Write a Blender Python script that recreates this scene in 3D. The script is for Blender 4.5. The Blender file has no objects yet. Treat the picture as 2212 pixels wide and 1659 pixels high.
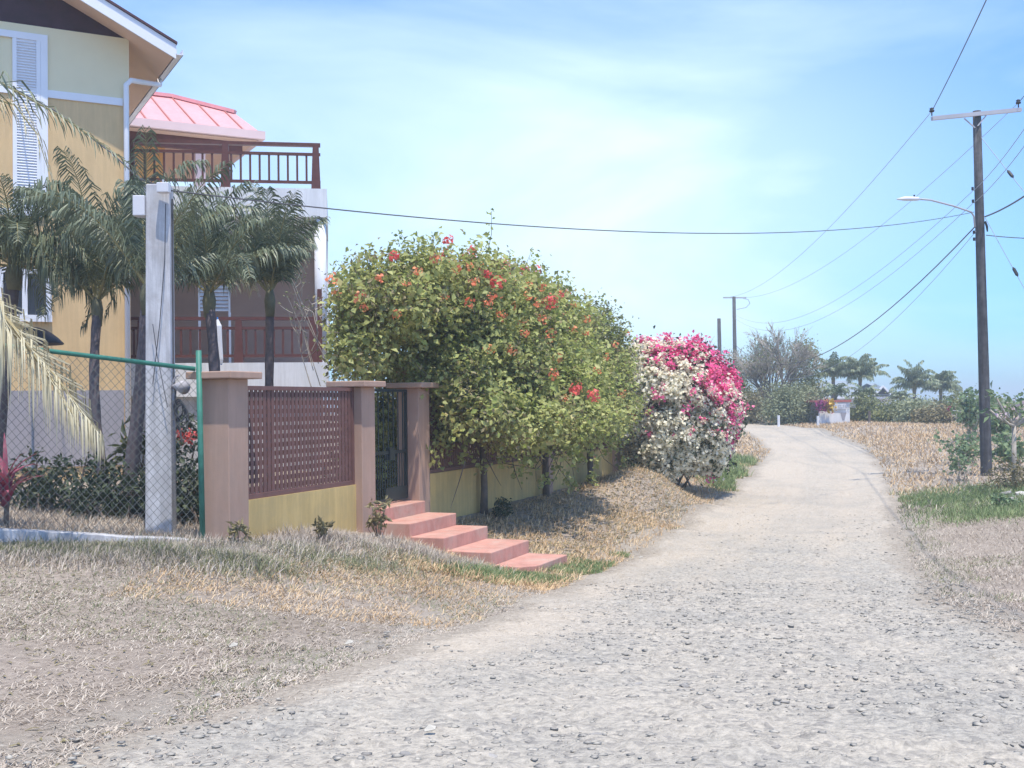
import bpy, math, random
import numpy as np
from mathutils import Vector, Matrix
random.seed(7)
rng = np.random.default_rng(11)
R = math.radians
scene = bpy.context.scene
col = scene.collection

# ------------------------------------------------------------------ camera
W, H_ = 2212.0, 1659.0           # measuring frame of the photograph
F = 2400.0                       # focal length in that frame's pixels
EYE = 1.6
PITCH = math.atan(42.5 / F); ROLL = 0.012
fw = Vector((0, math.cos(PITCH), math.sin(PITCH)))
r0 = Vector((1, 0, 0)); u0 = Vector((0, -math.sin(PITCH), math.cos(PITCH)))
upv = (u0 * math.cos(ROLL) + r0 * math.sin(ROLL)).normalized()
rtv = (r0 * math.cos(ROLL) - u0 * math.sin(ROLL)).normalized()
CAMP = Vector((0, 0, EYE))
cam_d = bpy.data.cameras.new('camera'); cam = bpy.data.objects.new('camera', cam_d); col.objects.link(cam)
cam.matrix_world = Matrix.Translation(CAMP) @ Matrix((rtv, upv, -fw)).transposed().to_4x4()
cam_d.sensor_fit = 'HORIZONTAL'; cam_d.sensor_width = 36.0
cam_d.lens = 36.0 * F / W
cam_d.clip_start = 0.05; cam_d.clip_end = 9000
scene.camera = cam

# ------------------------------------------------------------------ light
SUN_EL = R(73.0)
sun_h = Vector((0.36, -0.93, 0)).normalized()
sun_dir = Vector((sun_h.x * math.cos(SUN_EL), sun_h.y * math.cos(SUN_EL), math.sin(SUN_EL)))
sd = bpy.data.lights.new('sun', 'SUN'); sun = bpy.data.objects.new('sun', sd); col.objects.link(sun)
sd.energy = 3.8; sd.angle = R(0.55); sd.color = (1.0, 0.92, 0.80)
sun.rotation_euler = sun_dir.to_track_quat('Z', 'Y').to_euler()
sun.location = (0, -20, 40)
world = bpy.data.worlds.new('World'); scene.world = world; world.use_nodes = True
wn = world.node_tree; wn.nodes.clear()
def N(nt, typ, **kw):
    n = nt.nodes.new(typ)
    for k, v in kw.items(): setattr(n, k, v)
    return n
wo = N(wn, 'ShaderNodeOutputWorld'); wb = N(wn, 'ShaderNodeBackground')
sky = N(wn, 'ShaderNodeTexSky', sky_type='NISHITA')
sky.sun_disc = False; sky.sun_elevation = SUN_EL
sky.sun_rotation = math.atan2(sun_h.x, sun_h.y)
sky.air_density = 1.0; sky.dust_density = 0.6; sky.ozone_density = 2.0
wb.inputs['Strength'].default_value = 0.15
tc = N(wn, 'ShaderNodeTexCoord'); mp = N(wn, 'ShaderNodeMapping')
mp.inputs['Scale'].default_value = (1.0, 1.0, 2.6); mp.inputs['Location'].default_value = (0.35, 0.0, 0.12)
mp.inputs['Rotation'].default_value = (0, R(-14), 0)
n1 = N(wn, 'ShaderNodeTexNoise'); n1.inputs['Scale'].default_value = 1.9; n1.inputs['Detail'].default_value = 7; n1.inputs['Roughness'].default_value = 0.52; n1.inputs['Distortion'].default_value = 0.5
cr = N(wn, 'ShaderNodeValToRGB'); cr.color_ramp.elements[0].position = 0.44; cr.color_ramp.elements[1].position = 0.70
cr.color_ramp.elements[0].color = (0.0, 0.0, 0.0, 1); cr.color_ramp.elements[1].color = (0.75, 0.75, 0.75, 1)
# thin cloud bank low over the road, centred a little right of straight ahead
sx = N(wn, 'ShaderNodeSeparateXYZ')
vd = N(wn, 'ShaderNodeVectorMath', operation='DISTANCE'); vd.inputs[1].default_value = (0.03, 0.97, 0.20)
mp2 = N(wn, 'ShaderNodeMapping'); mp2.inputs['Scale'].default_value = (0.72, 1.0, 1.35); mp2.inputs['Location'].default_value = (0, 0, -0.03)
mr = N(wn, 'ShaderNodeMapRange'); mr.inputs['From Min'].default_value = 0.0; mr.inputs['From Max'].default_value = 0.38
mr.inputs['To Min'].default_value = 0.66; mr.inputs['To Max'].default_value = 0.0; mr.interpolation_type = 'SMOOTHSTEP'
mx = N(wn, 'ShaderNodeMath', operation='MULTIPLY_ADD')
mc = N(wn, 'ShaderNodeMath', operation='MULTIPLY')
ml = N(wn, 'ShaderNodeMix', data_type='RGBA')
tint = N(wn, 'ShaderNodeMix', data_type='RGBA', blend_type='MULTIPLY'); tint.inputs['Factor'].default_value = 1.0
tr = N(wn, 'ShaderNodeValToRGB'); tr.color_ramp.elements[0].position = 0.0; tr.color_ramp.elements[0].color = (0.22, 0.50, 0.80, 1); tr.color_ramp.elements[1].position = 0.55; tr.color_ramp.elements[1].color = (0.58, 0.76, 1.0, 1)
e_ = tr.color_ramp.elements.new(0.14); e_.color = (0.33, 0.56, 0.86, 1)
sz = N(wn, 'ShaderNodeSeparateXYZ'); wn.links.new(tc.outputs['Generated'], sz.inputs[0]); wn.links.new(sz.outputs['Z'], tr.inputs['Fac'])
tm = N(wn, 'ShaderNodeVectorMath', operation='SCALE'); tm.inputs['Scale'].default_value = 1.4; wn.links.new(tr.outputs['Color'], tm.inputs[0]); wn.links.new(tm.outputs['Vector'], tint.inputs[7])
L = wn.links.new
L(tc.outputs['Generated'], mp.inputs['Vector']); L(mp.outputs['Vector'], n1.inputs['Vector']); L(n1.outputs['Fac'], cr.inputs['Fac'])
L(tc.outputs['Generated'], mp2.inputs['Vector']); L(mp2.outputs['Vector'], vd.inputs[0]); L(vd.outputs['Value'], mr.inputs['Value'])
mc.inputs[1].default_value = 0.75
L(cr.outputs['Color'], mc.inputs[0])
mx.inputs[1].default_value = 1.0
L(mr.outputs['Result'], mx.inputs[0]); L(mc.outputs['Value'], mx.inputs[2])
mx.use_clamp = True
L(sky.outputs['Color'], tint.inputs[6]); L(tint.outputs[2], ml.inputs[6]); ml.inputs[7].default_value = (5.1, 6.2, 6.7, 1)
L(mx.outputs['Value'], ml.inputs['Factor']); L(ml.outputs[2], wb.inputs['Color']); L(wb.outputs['Background'], wo.inputs['Surface'])
scene.view_settings.view_transform = 'Standard'; scene.view_settings.look = 'None'
scene.view_settings.exposure = 0.50; scene.view_settings.gamma = 1.0
scene.cycles.max_bounces = 8; scene.cycles.transparent_max_bounces = 8
try: scene.cycles.use_denoising = True
except Exception: pass

# ------------------------------------------------------------------ measuring helpers
def ray(u, v):
    return (fw * F + rtv * (u - W / 2) - upv * (v - H_ / 2)).normalized()
def P(u, v, y):                                   # the place seen at (u, v), y metres ahead
    d = ray(u, v); return CAMP + d * (y / d.y)
def PP(u, v, p0, n):                              # where the sight line meets a plane
    d = ray(u, v); n = Vector(n); return CAMP + d * ((Vector(p0) - CAMP).dot(n) / d.dot(n))

# ------------------------------------------------------------------ object helpers
def tag(o, label=None, cat=None, group=None, kind=None):
    if label: o['label'] = label
    if cat: o['category'] = cat
    if group: o['group'] = group
    if kind: o['kind'] = kind
    return o
def empty(name, loc=(0, 0, 0), label=None, cat=None, group=None, rz=0.0):
    o = bpy.data.objects.new(name, None); col.objects.link(o)
    o.location = loc; o.rotation_euler = (0, 0, rz); o.empty_display_size = 0.3
    return tag(o, label, cat, group)
def link(name, me, mat, parent=None, smooth=False, loc=None):
    if mat: me.materials.append(mat)
    o = bpy.data.objects.new(name, me); col.objects.link(o)
    if parent is not None:
        o.parent = parent
        if loc is None: o.matrix_parent_inverse = Matrix.LocRotScale(parent.location, parent.rotation_euler, parent.scale).inverted()
    if loc is not None: o.location = loc
    if smooth:
        me.polygons.foreach_set('use_smooth', np.ones(len(me.polygons), dtype=bool))
    return o
def npmesh(name, V, Fa, mat, parent=None, smooth=False):
    V = np.asarray(V, dtype=np.float32).reshape(-1, 3); Fa = np.asarray(Fa, dtype=np.int32)
    k = Fa.shape[1]; me = bpy.data.meshes.new(name)
    me.vertices.add(len(V)); me.vertices.foreach_set('co', V.ravel())
    me.loops.add(Fa.size); me.loops.foreach_set('vertex_index', Fa.ravel())
    me.polygons.add(len(Fa)); me.polygons.foreach_set('loop_start', np.arange(0, Fa.size, k, dtype=np.int32))
    try: me.polygons.foreach_set('loop_total', np.full(len(Fa), k, dtype=np.int32))
    except Exception: pass
    me.update(calc_edges=True); me.validate()
    return link(name, me, mat, parent, smooth)
class MB:
    def __init__(s): s.v = []; s.f = []
    def add(s, vs, fs):
        b = len(s.v); s.v += [tuple(x) for x in vs]; s.f += [tuple(b + i for i in f) for f in fs]; return s
    def obox(s, o, a, b, c):                       # box from corner o with edge vectors a, b, c
        o, a, b, c = map(Vector, (o, a, b, c))
        vs = [o, o + a, o + a + b, o + b, o + c, o + a + c, o + a + b + c, o + b + c]
        fs = [(0, 3, 2, 1), (4, 5, 6, 7), (0, 1, 5, 4), (1, 2, 6, 5), (2, 3, 7, 6), (3, 0, 4, 7)]
        if a.cross(b).dot(c) < 0: fs = [f[::-1] for f in fs]
        return s.add(vs, fs)
    def box(s, x0, y0, z0, x1, y1, z1):
        return s.obox((x0, y0, z0), (x1 - x0, 0, 0), (0, y1 - y0, 0), (0, 0, z1 - z0))
    def bar(s, p, q, w, h=None):                   # square bar from p to q
        p, q = Vector(p), Vector(q); d = (q - p); h = h or w
        up = Vector((0, 0, 1)) if abs(d.normalized().z) < 0.9 else Vector((0, 1, 0))
        a = d.cross(up).normalized(); b = a.cross(d).normalized()
        return s.obox(p - a * w / 2 - b * h / 2, d, a * w, b * h)
    def tube(s, pts, rad, n=8, cap=True):
        pts = [Vector(p) for p in pts]; m = len(pts)
        if not hasattr(rad, '__len__'): rad = [rad] * m
        b = len(s.v); prev = None
        for i, p in enumerate(pts):
            t = (pts[min(i + 1, m - 1)] - pts[max(i - 1, 0)]).normalized()
            if prev is None: a = t.cross(Vector((0.31, 0.17, 0.93)) if abs(t.z) < 0.8 else Vector((1, 0.1, 0))).normalized()
            else: a = (prev - t * prev.dot(t)).normalized()
            prev = a; c = t.cross(a)
            for k in range(n):
                th = 2 * math.pi * k / n
                s.v.append(tuple(p + (a * math.cos(th) + c * math.sin(th)) * rad[i]))
        for i in range(m - 1):
            for k in range(n):
                k2 = (k + 1) % n
                s.f.append((b + i * n + k, b + i * n + k2, b + (i + 1) * n + k2, b + (i + 1) * n + k))
        if cap:
            s.f.append(tuple(b + k for k in range(n))[::-1]); s.f.append(tuple(b + (m - 1) * n + k for k in range(n)))
        return s
    def prism(s, poly, ext):                       # planar polygon of 3-D points pushed along ext
        poly = [Vector(p) for p in poly]; ext = Vector(ext); n = len(poly)
        vs = poly + [p + ext for p in poly]
        fs = [tuple(range(n))[::-1], tuple(range(n, 2 * n))] + [(i, (i + 1) % n, n + (i + 1) % n, n + i) for i in range(n)]
        return s.add(vs, fs)
    def build(s, name, mat, parent=None, smooth=False, bevel=0.0):
        me = bpy.data.meshes.new(name); me.from_pydata(s.v, [], s.f); me.update()
        import bmesh
        bm = bmesh.new(); bm.from_mesh(me); bmesh.ops.recalc_face_normals(bm, faces=bm.faces); bm.to_mesh(me); bm.free()
        o = link(name, me, mat, parent, smooth)
        if bevel:
            md = o.modifiers.new('bevel', 'BEVEL'); md.width = bevel; md.segments = 2; md.limit_method = 'ANGLE'
        return o

# ------------------------------------------------------------------ materials
def mat_base(name):
    m = bpy.data.materials.new(name); m.use_nodes = True; nt = m.node_tree
    b = nt.nodes['Principled BSDF']; return m, nt, b
def c4(c): return (c[0], c[1], c[2], 1)
def ramp(nt, stops):
    r = N(nt, 'ShaderNodeValToRGB'); e = r.color_ramp.elements
    e[0].position = stops[0][0]; e[0].color = c4(stops[0][1]); e[1].position = stops[-1][0]; e[1].color = c4(stops[-1][1])
    for p, c in stops[1:-1]:
        x = e.new(p); x.color = c4(c)
    return r
def noise(nt, scale, detail=5, rough=0.6, vec=None, dist=0.0):
    n = N(nt, 'ShaderNodeTexNoise'); n.inputs['Scale'].default_value = scale; n.inputs['Detail'].default_value = detail
    n.inputs['Roughness'].default_value = rough; n.inputs['Distortion'].default_value = dist
    if vec is not None: nt.links.new(vec, n.inputs['Vector'])
    return n
def paint(name, c, var=0.12, rough=0.75, scale=1.2, bump=0.15, bscale=60.0, streak=0.0, spec=0.3, dust=0.0, dustcol=(0.42, 0.35, 0.28)):
    """weathered matt paint / plaster / concrete: large blotches, fine grain, optional rain streaks"""
    m, nt, b = mat_base(name); Lk = nt.links.new
    g = N(nt, 'ShaderNodeNewGeometry')
    n1 = noise(nt, scale, 6, 0.65, g.outputs['Position']); n2 = noise(nt, bscale, 3, 0.6, g.outputs['Position'])
    lo = tuple(x * (1 - var) for x in c); hi = tuple(min(1, x * (1 + var * 0.7)) for x in c)
    r = ramp(nt, [(0.3, lo), (0.55, c), (0.75, hi)]); Lk(n1.outputs['Fac'], r.inputs['Fac'])
    out = r.outputs['Color']
    if streak:
        mpn = N(nt, 'ShaderNodeMapping'); mpn.inputs['Scale'].default_value = (9, 9, 0.7); Lk(g.outputs['Position'], mpn.inputs['Vector'])
        n3 = noise(nt, 1.0, 5, 0.7, mpn.outputs['Vector']); r3 = ramp(nt, [(0.42, (1 - streak,) * 3), (0.62, (1, 1, 1))]); Lk(n3.outputs['Fac'], r3.inputs['Fac'])
        mm = N(nt, 'ShaderNodeMix', data_type='RGBA', blend_type='MULTIPLY'); mm.inputs['Factor'].default_value = 1
        Lk(out, mm.inputs[6]); Lk(r3.outputs['Color'], mm.inputs[7]); out = mm.outputs[2]
    if dust:
        n4 = noise(nt, 2.1, 9, 0.74, g.outputs['Position'], 0.6); r4 = ramp(nt, [(0.46, (0, 0, 0)), (0.68, (dust,) * 3)]); Lk(n4.outputs['Fac'], r4.inputs['Fac'])
        md = N(nt, 'ShaderNodeMix', data_type='RGBA'); Lk(r4.outputs['Color'], md.inputs['Factor']); Lk(out, md.inputs[6]); md.inputs[7].default_value = c4(dustcol); out = md.outputs[2]
    Lk(out, b.inputs['Base Color']); b.inputs['Roughness'].default_value = rough
    b.inputs['Specular IOR Level'].default_value = spec
    bp = N(nt, 'ShaderNodeBump'); bp.inputs['Strength'].default_value = bump; bp.inputs['Distance'].default_value = 0.01
    Lk(n2.outputs['Fac'], bp.inputs['Height']); Lk(bp.outputs['Normal'], b.inputs['Normal'])
    return m
def leafmat(name, stops, rough=0.55, trans=0.25, nscale=0.9, nmix=0.5, spec=0.35):
    """each leaf its own shade, drifting over the plant"""
    m, nt, b = mat_base(name); Lk = nt.links.new
    g = N(nt, 'ShaderNodeNewGeometry'); n1 = noise(nt, nscale, 4, 0.6, g.outputs['Position'])
    mrn = N(nt, 'ShaderNodeMapRange'); mrn.inputs['From Min'].default_value = 0.3; mrn.inputs['From Max'].default_value = 0.7
    Lk(n1.outputs['Fac'], mrn.inputs['Value'])
    mxn = N(nt, 'ShaderNodeMix', data_type='FLOAT'); mxn.inputs['Factor'].default_value = nmix
    Lk(g.outputs['Random Per Island'], mxn.inputs[2]); Lk(mrn.outputs['Result'], mxn.inputs[3])
    r = ramp(nt, stops); Lk(mxn.outputs[0], r.inputs['Fac'])
    Lk(r.outputs['Color'], b.inputs['Base Color']); b.inputs['Roughness'].default_value = rough
    b.inputs['Specular IOR Level'].default_value = spec
    if trans:
        t = N(nt, 'ShaderNodeBsdfTranslucent'); Lk(r.outputs['Color'], t.inputs['Color'])
        ms = N(nt, 'ShaderNodeMixShader'); ms.inputs['Fac'].default_value = trans
        Lk(b.outputs['BSDF'], ms.inputs[1]); Lk(t.outputs['BSDF'], ms.inputs[2])
        Lk(ms.outputs['Shader'], nt.nodes['Material Output'].inputs['Surface'])
    return m

M = {}
M['yellow'] = paint('yellow_wall_paint', (0.72, 0.51, 0.27), 0.09, streak=0.10, dust=0.25, dustcol=(0.52, 0.36, 0.20))
M['pale_yellow'] = paint('pale_yellow_boards', (0.77, 0.69, 0.47), 0.05)
M['orange'] = paint('orange_plaster', (0.74, 0.40, 0.14), 0.08)
M['garden_yellow'] = paint('garden_wall_yellow', (0.66, 0.48, 0.20), 0.13, streak=0.16, dust=0.45, dustcol=(0.40, 0.32, 0.18))
M['pillar'] = paint('pillar_tan', (0.47, 0.31, 0.235), 0.10, streak=0.10, dust=0.35, dustcol=(0.34, 0.26, 0.21))
M['white'] = paint('white_paint', (0.80, 0.80, 0.82), 0.07, streak=0.12, dust=0.2, dustcol=(0.55, 0.52, 0.48))
M['trim'] = paint('white_trim', (0.80, 0.81, 0.86), 0.04, rough=0.5)
M['offwhite'] = paint('limewashed_concrete', (0.64, 0.64, 0.67), 0.18, streak=0.3, scale=3.5, dust=0.6, dustcol=(0.34, 0.31, 0.30))
M['grey'] = paint('grey_plinth', (0.36, 0.34, 0.37), 0.08, streak=0.08)
M['brownwood'] = paint('dark_red_wood', (0.13, 0.048, 0.042), 0.25, rough=0.5, scale=6)
M['lattice'] = paint('brown_lattice_paint', (0.175, 0.088, 0.077), 0.2, rough=0.55, scale=5)
M['darkwood'] = paint('dark_gable_wood', (0.055, 0.025, 0.035), 0.3, rough=0.6, scale=4)
M['recess'] = paint('veranda_brown_wall', (0.46, 0.29, 0.22), 0.1)
M['roofdark'] = paint('roof_edge', (0.10, 0.05, 0.06), 0.2)
M['pinkroof'] = paint('faded_red_sheet_roof', (0.80, 0.38, 0.38), 0.10, streak=0.12, rough=0.45, spec=0.4)
M['seam'] = paint('roof_seam_red', (0.42, 0.16, 0.13), 0.1, rough=0.5)
M['pinkgutter'] = paint('pale_pink_gutter', (0.74, 0.56, 0.54), 0.06)
M['soffit'] = paint('peach_soffit', (0.72, 0.50, 0.38), 0.05)
M['steps'] = paint('red_oxide_steps', (0.56, 0.285, 0.225), 0.2, rough=0.85, scale=3.4, streak=0.10, dust=0.7, dustcol=(0.50, 0.38, 0.31))
M['gate'] = paint('dark_green_iron', (0.022, 0.030, 0.030), 0.25, rough=0.45)
M['fencegreen'] = paint('green_fence_pipe', (0.05, 0.20, 0.15), 0.3, rough=0.5, scale=9)
M['wire'] = paint('chain_link_wire', (0.17, 0.18, 0.17), 0.2, rough=0.5)
M['kerb'] = paint('whitewashed_kerb', (0.56, 0.56, 0.58), 0.22, streak=0.3, scale=3, bump=0.4, bscale=25)
M['timberpole'] = paint('weathered_timber_pole', (0.115, 0.11, 0.115), 0.45, rough=0.85, scale=5, streak=0.45, bump=0.5, bscale=30)
M['galv'] = paint('galvanised_steel', (0.45, 0.44, 0.47), 0.12, rough=0.45)
M['black'] = paint('black_rubber', (0.025, 0.025, 0.03), 0.3, rough=0.5)
M['cable'] = paint('black_cable', (0.09, 0.09, 0.10), 0.2, rough=0.6)
M['thinwire'] = paint('bare_conductor', (0.34, 0.38, 0.44), 0.1, rough=0.5)
M['box'] = paint('white_plastic_box', (0.66, 0.66, 0.70), 0.08, rough=0.5)
M['bark'] = paint('grey_brown_bark', (0.17, 0.135, 0.115), 0.35, rough=0.9, scale=7, bump=0.6, bscale=35)
M['palebark'] = paint('pale_bark', (0.42, 0.37, 0.31), 0.3, rough=0.9, scale=7)
M['palmtrunk'] = paint('palm_trunk_bark', (0.16, 0.13, 0.135), 0.35, rough=0.9, scale=12, bump=0.7, bscale=22)
M['greyroof'] = paint('grey_roof', (0.26, 0.30, 0.34), 0.08)
M['stone'] = paint('road_stone', (0.33, 0.31, 0.285), 0.35, rough=0.9, scale=9, bump=0.5, bscale=45)
M['palestone'] = paint('pale_stone', (0.50, 0.47, 0.42), 0.25, rough=0.9, scale=9)
M['redpaint'] = paint('faded_red_paint', (0.45, 0.14, 0.13), 0.2)
M['ochre'] = paint('ochre_paint', (0.62, 0.42, 0.08), 0.2)
M['purple'] = paint('purple_paint', (0.30, 0.05, 0.18), 0.2)
M['dish'] = paint('dark_grey_dish', (0.05, 0.05, 0.07), 0.15, rough=0.5)
M['blue'] = paint('blue_pipe', (0.05, 0.25, 0.62), 0.1, rough=0.4)
M['glass'], _nt, _b = mat_base('dark_window_glass'); _b.inputs['Base Color'].default_value = (0.05, 0.06, 0.08, 1); _b.inputs['Roughness'].default_value = 0.08
M['leaf'] = leafmat('bush_leaves', [(0.0, (0.12, 0.13, 0.06)), (0.25, (0.26, 0.28, 0.10)), (0.5, (0.43, 0.46, 0.16)), (0.78, (0.56, 0.57, 0.23)), (0.9, (0.64, 0.52, 0.26)), (1.0, (0.50, 0.30, 0.15))], trans=0.42)
M['leaf_bright'] = leafmat('young_yellow_green_leaves', [(0.0, (0.16, 0.20, 0.05)), (0.5, (0.36, 0.42, 0.11)), (1.0, (0.58, 0.56, 0.22))], trans=0.35)
M['leaf_dry'] = leafmat('browning_leaves', [(0.0, (0.10, 0.08, 0.04)), (0.5, (0.24, 0.20, 0.10)), (1.0, (0.38, 0.33, 0.17))], trans=0.2)
M['leaf_olive'] = leafmat('olive_leaves', [(0.0, (0.08, 0.095, 0.035)), (0.4, (0.16, 0.18, 0.07)), (0.8, (0.30, 0.31, 0.12)), (1.0, (0.36, 0.30, 0.15))], trans=0.28)
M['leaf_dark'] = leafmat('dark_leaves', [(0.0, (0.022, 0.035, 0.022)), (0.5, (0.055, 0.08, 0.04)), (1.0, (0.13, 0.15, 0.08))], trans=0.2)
M['leaf_far'] = leafmat('far_scrub_leaves', [(0.0, (0.15, 0.16, 0.09)), (0.5, (0.30, 0.33, 0.18)), (1.0, (0.50, 0.48, 0.29))], trans=0.25, nscale=0.35)
M['leaf_grape'] = leafmat('sea_grape_leaves', [(0.0, (0.08, 0.12, 0.07)), (0.5, (0.17, 0.25, 0.12)), (1.0, (0.34, 0.40, 0.20))], trans=0.25)
M['orangeflower'] = leafmat('orange_red_bracts', [(0.0, (0.78, 0.17, 0.10)), (0.5, (0.88, 0.30, 0.16)), (1.0, (0.92, 0.50, 0.22))], trans=0.35)
M['redflower'] = leafmat('coral_red_bracts', [(0.0, (0.78, 0.10, 0.10)), (0.6, (0.90, 0.18, 0.16)), (1.0, (0.92, 0.32, 0.30))], trans=0.35)
M['pinkflower'] = leafmat('magenta_bracts', [(0.0, (0.64, 0.06, 0.22)), (0.5, (0.88, 0.12, 0.34)), (1.0, (0.92, 0.40, 0.48))], trans=0.35)
M['whiteflower'] = leafmat('cream_bracts', [(0.0, (0.72, 0.62, 0.46)), (0.4, (0.88, 0.84, 0.66)), (1.0, (0.92, 0.88, 0.77))], trans=0.42)
M['frond'] = leafmat('palm_leaflets', [(0.0, (0.06, 0.078, 0.055)), (0.5, (0.14, 0.17, 0.105)), (0.85, (0.27, 0.30, 0.19)), (1.0, (0.44, 0.42, 0.29))], rough=0.45, trans=0.2, spec=0.5)
M['frond_dry'] = leafmat('dry_palm_leaflets', [(0.0, (0.34, 0.29, 0.17)), (0.5, (0.56, 0.50, 0.33)), (1.0, (0.72, 0.68, 0.50))], rough=0.6, trans=0.15)
M['frond_far'] = leafmat('far_palm_leaflets', [(0.0, (0.08, 0.11, 0.07)), (0.5, (0.18, 0.23, 0.13)), (1.0, (0.40, 0.42, 0.27))], rough=0.5, trans=0.2, nmix=0.3)
M['rachis'] = paint('palm_rib', (0.28, 0.25, 0.12), 0.2, rough=0.6)
M['shaft'] = paint('palm_crown_shaft', (0.17, 0.165, 0.105), 0.3, rough=0.7, scale=9)
M['rachis_dry'] = paint('dry_palm_rib', (0.38, 0.31, 0.16), 0.2, rough=0.7)
M['redleaf'] = leafmat('red_cordyline_leaves', [(0.0, (0.12, 0.02, 0.05)), (0.6, (0.32, 0.05, 0.10)), (1.0, (0.45, 0.18, 0.22))], trans=0.2)
M['drygrass'] = leafmat('dry_grass_blades', [(0.0, (0.25, 0.205, 0.17)), (0.35, (0.42, 0.355, 0.295)), (0.7, (0.57, 0.495, 0.405)), (1.0, (0.74, 0.67, 0.56))], rough=0.8, trans=0.15, nscale=0.8, nmix=0.35, spec=0.15)
M['goldgrass'] = leafmat('golden_grass_blades', [(0.0, (0.34, 0.215, 0.115)), (0.5, (0.62, 0.44, 0.255)), (1.0, (0.82, 0.65, 0.42))], rough=0.8, trans=0.15, spec=0.15)
M['greengrass'] = leafmat('green_grass_blades', [(0.0, (0.10, 0.15, 0.06)), (0.4, (0.20, 0.27, 0.11)), (0.75, (0.34, 0.37, 0.19)), (1.0, (0.55, 0.49, 0.32))], rough=0.7, trans=0.2, spec=0.2)
M['palegrass'] = leafmat('greyish_green_blades', [(0.0, (0.13, 0.15, 0.085)), (0.5, (0.24, 0.25, 0.14)), (1.0, (0.42, 0.38, 0.24))], rough=0.8, trans=0.15, spec=0.15)

# ------------------------------------------------------------------ terrain shape
_zy = np.array([-30, 0, 4, 5, 8, 11.4, 15, 18, 26, 37, 45, 55, 70, 120, 400.]); _zz = np.array([.1, .06, .02, 0, -.2, -.48, -.78, -.88, -.9, -.7, -.2, .18, .3, .3, .3])
_yy = np.arange(-30, 400, 0.5); _k = np.exp(-np.linspace(-2, 2, 13) ** 2); _k /= _k.sum()
_zs = np.convolve(np.pad(np.interp(_yy, _zy, _zz), 6, mode='edge'), _k, 'valid')
def zr(y): return np.interp(y, _yy, _zs)
def on_road(u, v):
    d = ray(u, v); y = 3.0
    while y < 90:
        t = y / d.y; z = EYE + d.z * t
        if z <= zr(y): break
        y += 0.02
    return d.x * t, y
Lpx = [(60, 1659), (330, 1580), (600, 1480), (870, 1395), (1200, 1270), (1400, 1180), (1540, 1095), (1628, 1020), (1648, 978), (1625, 950), (1590, 928)]
Rpx = [(2212, 1380), (2060, 1300), (1965, 1180), (1948, 1100), (1925, 1020), (1875, 962), (1780, 932), (1680, 917)]
Le = np.array([on_road(*p) for p in Lpx]); Re = np.array([on_road(*p) for p in Rpx])
def ext(E, lo, hi): return np.vstack([[lo], E, [hi]])
Le = ext(Le, (-3.2, 0.0), (Le[-1][0] - 4, 90)); Re = ext(Re, (7.0, 0.0), (Re[-1][0] - 1.0, 90))
def smooth_edge(E):
    y = np.arange(-2, 90, 0.25); x = np.interp(y, E[:, 1], E[:, 0]); k = np.ones(9) / 9
    return y, np.convolve(np.pad(x, 4, mode='edge'), k, 'valid')
yL, xL = smooth_edge(Le); yR, xR = smooth_edge(Re)
def xl(y): return np.interp(y, yL, xL)
def xr(y): return np.interp(y, yR, xR)

wdir = Vector((0.368, 0.93, 0)).normalized(); ndir = Vector((wdir.y, -wdir.x, 0))      # along the garden wall / out towards the road
A0 = Vector((-3.218, 12.6, 0))
def TQ(t, q, z=0.0): v = A0 + wdir * t + ndir * q; return Vector((v.x, v.y, z))
ctrl = []
def cp(x, y, z): ctrl.append((x, y, z))
for y in (0.5, 3, 5, 6.5, 8, 9.7, 11.4, 13.2, 15, 18, 22, 26, 30, 34, 38, 42, 46, 50, 56, 62, 70, 80):
    z = float(zr(y)); a, b = float(xl(y)), float(xr(y))
    cp(a, y, z); cp(b, y, z); cp((a + b) / 2, y, z)
for x, y, z in [(-4, 5, .02), (-4, 8, .02), (-2.6, 9.5, -.08), (-6, 9.5, .10), (-9, 5, .05), (-10, 10, .2), (-14, 14, .35), (-7, 12.2, .27), (-5, 12.4, .17), (-1.6, 11.0, -.28),
                (-10, 18, .3), (-7, 18, .25), (-10, 24, .3), (-5, 17, .2), (-3, 20, .2), (-16, 24, .35), (-20, 8, .2), (-25, 40, .4), (-8, 40, .3), (2, 38, .2), (4, 48, .3), (7, 60, .35), (-10, 80, .5),
                (10, 6, -.1), (10, 12, -.35), (9, 20, -.55), (13, 20, -.5), (12, 26, -.6), (13.6, 32, -.62), (14.5, 30, -.62), (18, 32, -.5), (16, 38, -.35), (19, 45, 0), (22, 52, .25), (28, 60, .3), (30, 30, -.3), (40, 50, .2),
                (16.5, 52, .45), (18.5, 62, .4), (14.5, 66, .42), (12, 74, .42), (20, 80, .3), (40, 85, .2)]: cp(x, y, z)
for (t, q, z) in [(0, .15, .02), (-.6, .6, .03), (1.5, .2, -.06), (1.5, .9, -.12), (3.0, .3, -.22), (3.0, 1.2, -.42), (3.1, 2.0, -.63), (4.4, 2.9, -.80), (5.2, 2.2, -.72), (5.3, .6, -.40),
                  (7, .25, -.36), (7, 1.3, -.55), (10, .3, -.28), (9, 1.6, -.55), (12.5, .3, -.30), (12, 1.2, -.34), (14.5, .4, -.26), (14.8, 1.3, -.34), (13.5, 2.2, -.60), (16.5, .6, -.55), (18, .8, -.6), (21, .8, -.4), (24, 1.2, -.3), (17, 2.4, -.75), (28, 2.0, -.1)]:
    p = TQ(t, q); cp(p.x, p.y, z)
C = np.array(ctrl); CX = C[:, :2]
D_ = np.sqrt(((CX[:, None] - CX[None]) ** 2).sum(-1)); NCT = len(C)
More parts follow.
